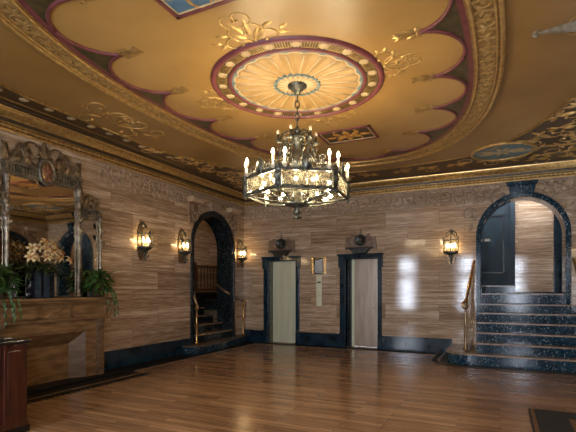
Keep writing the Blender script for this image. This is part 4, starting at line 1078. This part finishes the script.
# ------------------------------------------------------------------ things on the mantel
SX = X0 + .235; SZ = 1.346
vs = thing('vase', 'square black vase with slate blue bands holding lilies on the mantel', 'vase', (SX, 4.42, SZ), LEFT)
m = MB(); hs = .165
m.prism([(-hs, -.1), (hs, -.1), (hs, .1), (-hs, .1)], 0, .015, 'xy')
for (xa, xb, ya, yb) in ((-hs, hs, -.11, -.095), (-hs, hs, .095, .11), (-hs, -hs + .015, -.1, .1), (hs - .015, hs, -.1, .1)): m.box(xa, xb, ya, yb, 0, .4)
bevel(m.build('body', 'vase', vs), .006)
for x in (-.105, .03): MB().box(x - .04, x + .04, -.118, -.11, .01, .39).build('band', 'vaseblue', vs)
# lilies
lil = None
random.seed(11)
spots = []
for i in range(15):
    for _ in range(80):
        a = random.uniform(-1, 1); p = (random.uniform(-.1, .1), a * .33, .17 + (1 - a * a) * .3 * random.random() + .06 + .06 * random.random())
        if all(math.dist(p[1:], q[1:]) > .095 for q in spots): break
    spots.append(p)
for i, (px, py, pz) in enumerate(spots):
    loc = (SX + px + .12, 4.42 + py, SZ + .4 + pz - .1)
    if lil is None:
        lil = thing('lily', 'open cream lily among the flowers in the black vase on the mantel', 'flower', loc, 0, 'lilies in the black vase')
        m = MB()
        for k in range(6):
            a = k * PI / 3; L = .105; n = 6; v = []
            for j in range(n + 1):
                t = j / n; w = .021 * sin(PI * (t * .9 + .08)) ** .8; rr = .012 + L * t * .85; z = .05 * sin(t * PI * .75) - .035 * t * t
                for q in (-w, 0, w): v.append((rr * cos(a) - q * sin(a), rr * sin(a) + q * cos(a), z + (-.006 if q == 0 else 0)))
            m.add(v, [(3 * i2 + j, 3 * i2 + 3 + j, 3 * i2 + 4 + j, 3 * i2 + 1 + j) for i2 in range(n) for j in (0, 1)], True)
        m.build('petal_whorl', 'petal', lil)
        m = MB()
        for k in range(6):
            a = k * PI / 3 + .4; m.tube([(0, 0, .01), (.015 * cos(a), .015 * sin(a), .05), (.032 * cos(a), .032 * sin(a), .07)], .003, 4); m.sphere((.032 * cos(a), .032 * sin(a), .072), .007, 5, 4)
        m.build('stamen', 'stamen', lil)
        m = MB(); m.tube([(0, 0, .01), (0, 0, -.08), (.0, .0, -.22)], .005, 5); m.build('stem', 'fleaf', lil)
        o = lil
    else: o = dup(lil, loc)
    d = Vector((.75 + .3 * random.random(), py * 2.2 + random.uniform(-.4, .4), .35 + random.uniform(-.2, .5) )).normalized()
    o.rotation_euler = d.to_track_quat('Z', 'Y').to_euler(); o.scale = (.86,) * 3
random.seed(5)
def spread_leaves(n, spread, L, W, zr, droop=(.3, 1.), start=.02, back=-.15):
    m = MB()
    for i in range(n):
        a = random.uniform(0, 2 * PI); el = random.uniform(-.4, 1.1); rr = random.uniform(start, 1)
        base = Vector((spread[0] * rr * cos(a), spread[1] * rr * sin(a), random.uniform(*zr)))
        yaw = a + random.uniform(-.7, .7)
        if base.x + cos(yaw) * L < back: base.x = min(.1, base.x + .1); yaw = PI - yaw
        m.M = Matrix.Translation(base) @ Matrix.Rotation(yaw, 4, 'Z') @ Matrix.Rotation(-el, 4, 'Y') @ Matrix.Rotation(random.uniform(-.6, .6), 4, 'X')
        m.leaf(0, 0, 0, L * random.uniform(.7, 1.25), W * random.uniform(.8, 1.2), -.01, 5, random.uniform(*droop))
    return m
fo = spread_leaves(150, (.11, .33), .12, .04, (.36, .54)).build('flower_foliage', 'fleaf'); fo.location = (SX + .02, 4.42, SZ); tag(fo, 'dark green lily foliage spilling over the black vase', 'foliage'); fo['kind'] = 'stuff'
m = MB()
for k in range(3):
    pts = [(0, .12 + .05 * k, .45), (.03, .2 + .05 * k, .7), (.05, .27 + .04 * k, .9 - .05 * k)]; m.tube(pts, .004, 4)
    for j in range(14):
        t = j / 13; p = Vector(pts[1]).lerp(Vector(pts[2]), t); m.sphere(p + Vector((random.uniform(-.012, .012), random.uniform(-.014, .014), 0)), .011, 5, 4)
o = m.build('flower_spike', 'verdigris'); o.location = (SX, 4.42, SZ); tag(o, 'pale grey flower spikes standing at the right of the lilies', 'flower')
def trailing(label, loc, seed, ny):
    random.seed(seed)
    r = thing('potted_plant', label, 'potted plant', loc)
    MB().lathe([(0, 0), (.08, 0), (.105, .14), (.115, .145), (.11, .16), (.09, .16), (0, .14)], 16).build('pot', 'terracotta', r)
    m = spread_leaves(260, (.13, .27), .095, .055, (.08, .45)); 
    f = m.build('foliage', 'leaf', r); f['kind'] = 'stuff'
    for k in range(ny):
        y = random.uniform(-.05, .24); m = MB()
        pts = [(.08, y * .5, .16), (.15, y, .12), (.19, y, .0), (.2, y + .02, -.08 - .06 * random.random()), (.2, y + .03, -.2 - .12 * random.random())]
        m.tube(pts, .003, 4)
        for j in range(9):
            t = j / 8 * 3.99; i2 = int(t); p = Vector(pts[i2]).lerp(Vector(pts[i2 + 1]), t - i2)
            m.M = Matrix.Translation(p) @ Matrix.Rotation(random.uniform(-1.2, 1.2), 4, 'Z') @ Matrix.Rotation(.9, 4, 'Y'); m.leaf(0, 0, 0, .055, .04, -.006, 4, .5); m.M = Matrix()
        m.build('vine', 'leaf', r)
trailing('leafy green plant trailing over the right end of the mantel shelf', (SX, 5.5, SZ), 3, 5)
trailing('leafy green plant at the left edge of the picture on the mantel shelf', (SX, 3.8, SZ), 4, 5)

# ------------------------------------------------------------------ reception desk and rug
dk = thing('reception_desk', 'reddish cherry wood desk with a black top at the lower left', 'desk', (-4.93, 2.09, 0))
MB().box(-.4, .47, -.9, .93, 0, .07).build('plinth', 'blacktop', dk)
MB().box(-.38, .44, -.88, .9, .07, .93).build('body', 'cherry', dk)
for y in (.66, -.2): 
    bevel(MB().box(.44, .475, y, y + .2, .1, .92).box(.475, .485, y + .03, y + .17, .2, .86).build('pilaster', 'cherry', dk), .006)
bevel(MB().box(-.38, .462, .865, .905, .07, .93).build('corner_post', 'cherry', dk), .006)
MB().box(-.39, .47, -.89, .91, .07, .13).build('base_moulding', 'cherry', dk)
bevel(MB().box(-.44, .5, -.94, .925, .93, .965).build('top', 'blacktop', dk), .01)
bevel(MB().box(-.2, .4, .3, .8, .965, .99).build('writing_pad', 'blacktop', dk), .006)
rg = thing('floor_rug', 'dark bordered rug with a tan middle at the lower right corner', 'rug', (1.03, 5.0, 0))
m = MB().box(-.72, .72, -1.6, 1.19, .009, .018)
x = -.72
while x < .7: m.prism([(x, 1.18), (x + .03, 1.235), (x + .06, 1.18)], .009, .014, 'xy'); x += .07
m.build('border', 'rugdark', rg)
MB().box(-.33, .33, -1.2, .86, .018, .021).build('middle', 'rugfield', rg)
m = MB().box(-.7, -.66, -1.58, 1.17, .018, .02); m.build('edge_stripe', 'rugfield', rg)
m = MB()
for y in (.45, -.1, -.65): m.prism([(-.2, y), (0, y + .24), (.2, y), (0, y - .24)], .021, .024, 'xy')
m.build('lozenge', 'rugdark', rg)

# ------------------------------------------------------------------ light
W = bpy.data.worlds.new('daylight'); S.world = W; W.use_nodes = True
bg = W.node_tree.nodes['Background']; bg.inputs[0].default_value = (.82, .89, 1., 1); bg.inputs[1].default_value = 16.
for i, (a, b) in enumerate(WINS):
    l = bpy.data.lights.new('window_portal', 'AREA'); l.shape = 'RECTANGLE'; l.size = b - a; l.size_y = 2.55; l.cycles.is_portal = True
    o = bpy.data.objects.new('window_portal', l); COL.objects.link(o); o.location = ((a + b) / 2, Y0 - .25, 1.72); o.rotation_euler = (PI / 2, 0, 0)

# the flame of every lit bulb
bpy.context.view_layer.update()
LAMP = {'bulb': (4.9, .03, (1., .79, .48)), 'sbulb': (2.6, .034, (1., .66, .29)), 'vglobe': (5., .115, (1., .52, .2)), 'globe': (34., .125, (1., .68, .34))}
key = {M[k].name: k for k in LAMP}
data = {}
for o in list(S.objects):
    if o.type == 'MESH' and o.data.materials and o.data.materials[0] and o.data.materials[0].name in key:
        k = key[o.data.materials[0].name]; e, rad, c = LAMP[k]
        if k not in data:
            l = bpy.data.lights.new('filament', 'POINT'); l.energy = e; l.color = c; l.shadow_soft_size = rad; data[k] = l
        mid = sum((Vector(b) for b in o.bound_box), Vector()) / 8
        f = bpy.data.objects.new('filament', data[k]); COL.objects.link(f); f.location = o.matrix_world @ mid

# ------------------------------------------------------------------ camera
cam = bpy.data.cameras.new('camera'); co = bpy.data.objects.new('camera', cam); COL.objects.link(co)
cam.sensor_width = 36; cam.sensor_fit = 'HORIZONTAL'; cam.lens = 36 * 442 / 576
cam.shift_y = 72 / 576
co.location = (0, 0, 1.5); co.rotation_euler = (PI / 2, 0, math.atan(212 / 442))
cam.clip_start = .05
S.camera = co
S.view_settings.view_transform = 'Standard'; S.view_settings.look = 'None'; S.view_settings.exposure = 1.5; S.view_settings.gamma = 1
S.view_settings.use_curve_mapping = False
S.cycles.use_denoising = True; S.cycles.denoising_prefilter = 'NONE'; S.cycles.denoising_input_passes = 'RGB_ALBEDO_NORMAL'
S.cycles.sample_clamp_indirect = 2.
S.cycles.max_bounces = 10; S.cycles.diffuse_bounces = 5; S.cycles.glossy_bounces = 5; S.cycles.transparent_max_bounces = 12
S.cycles.caustics_reflective = False; S.cycles.caustics_refractive = False
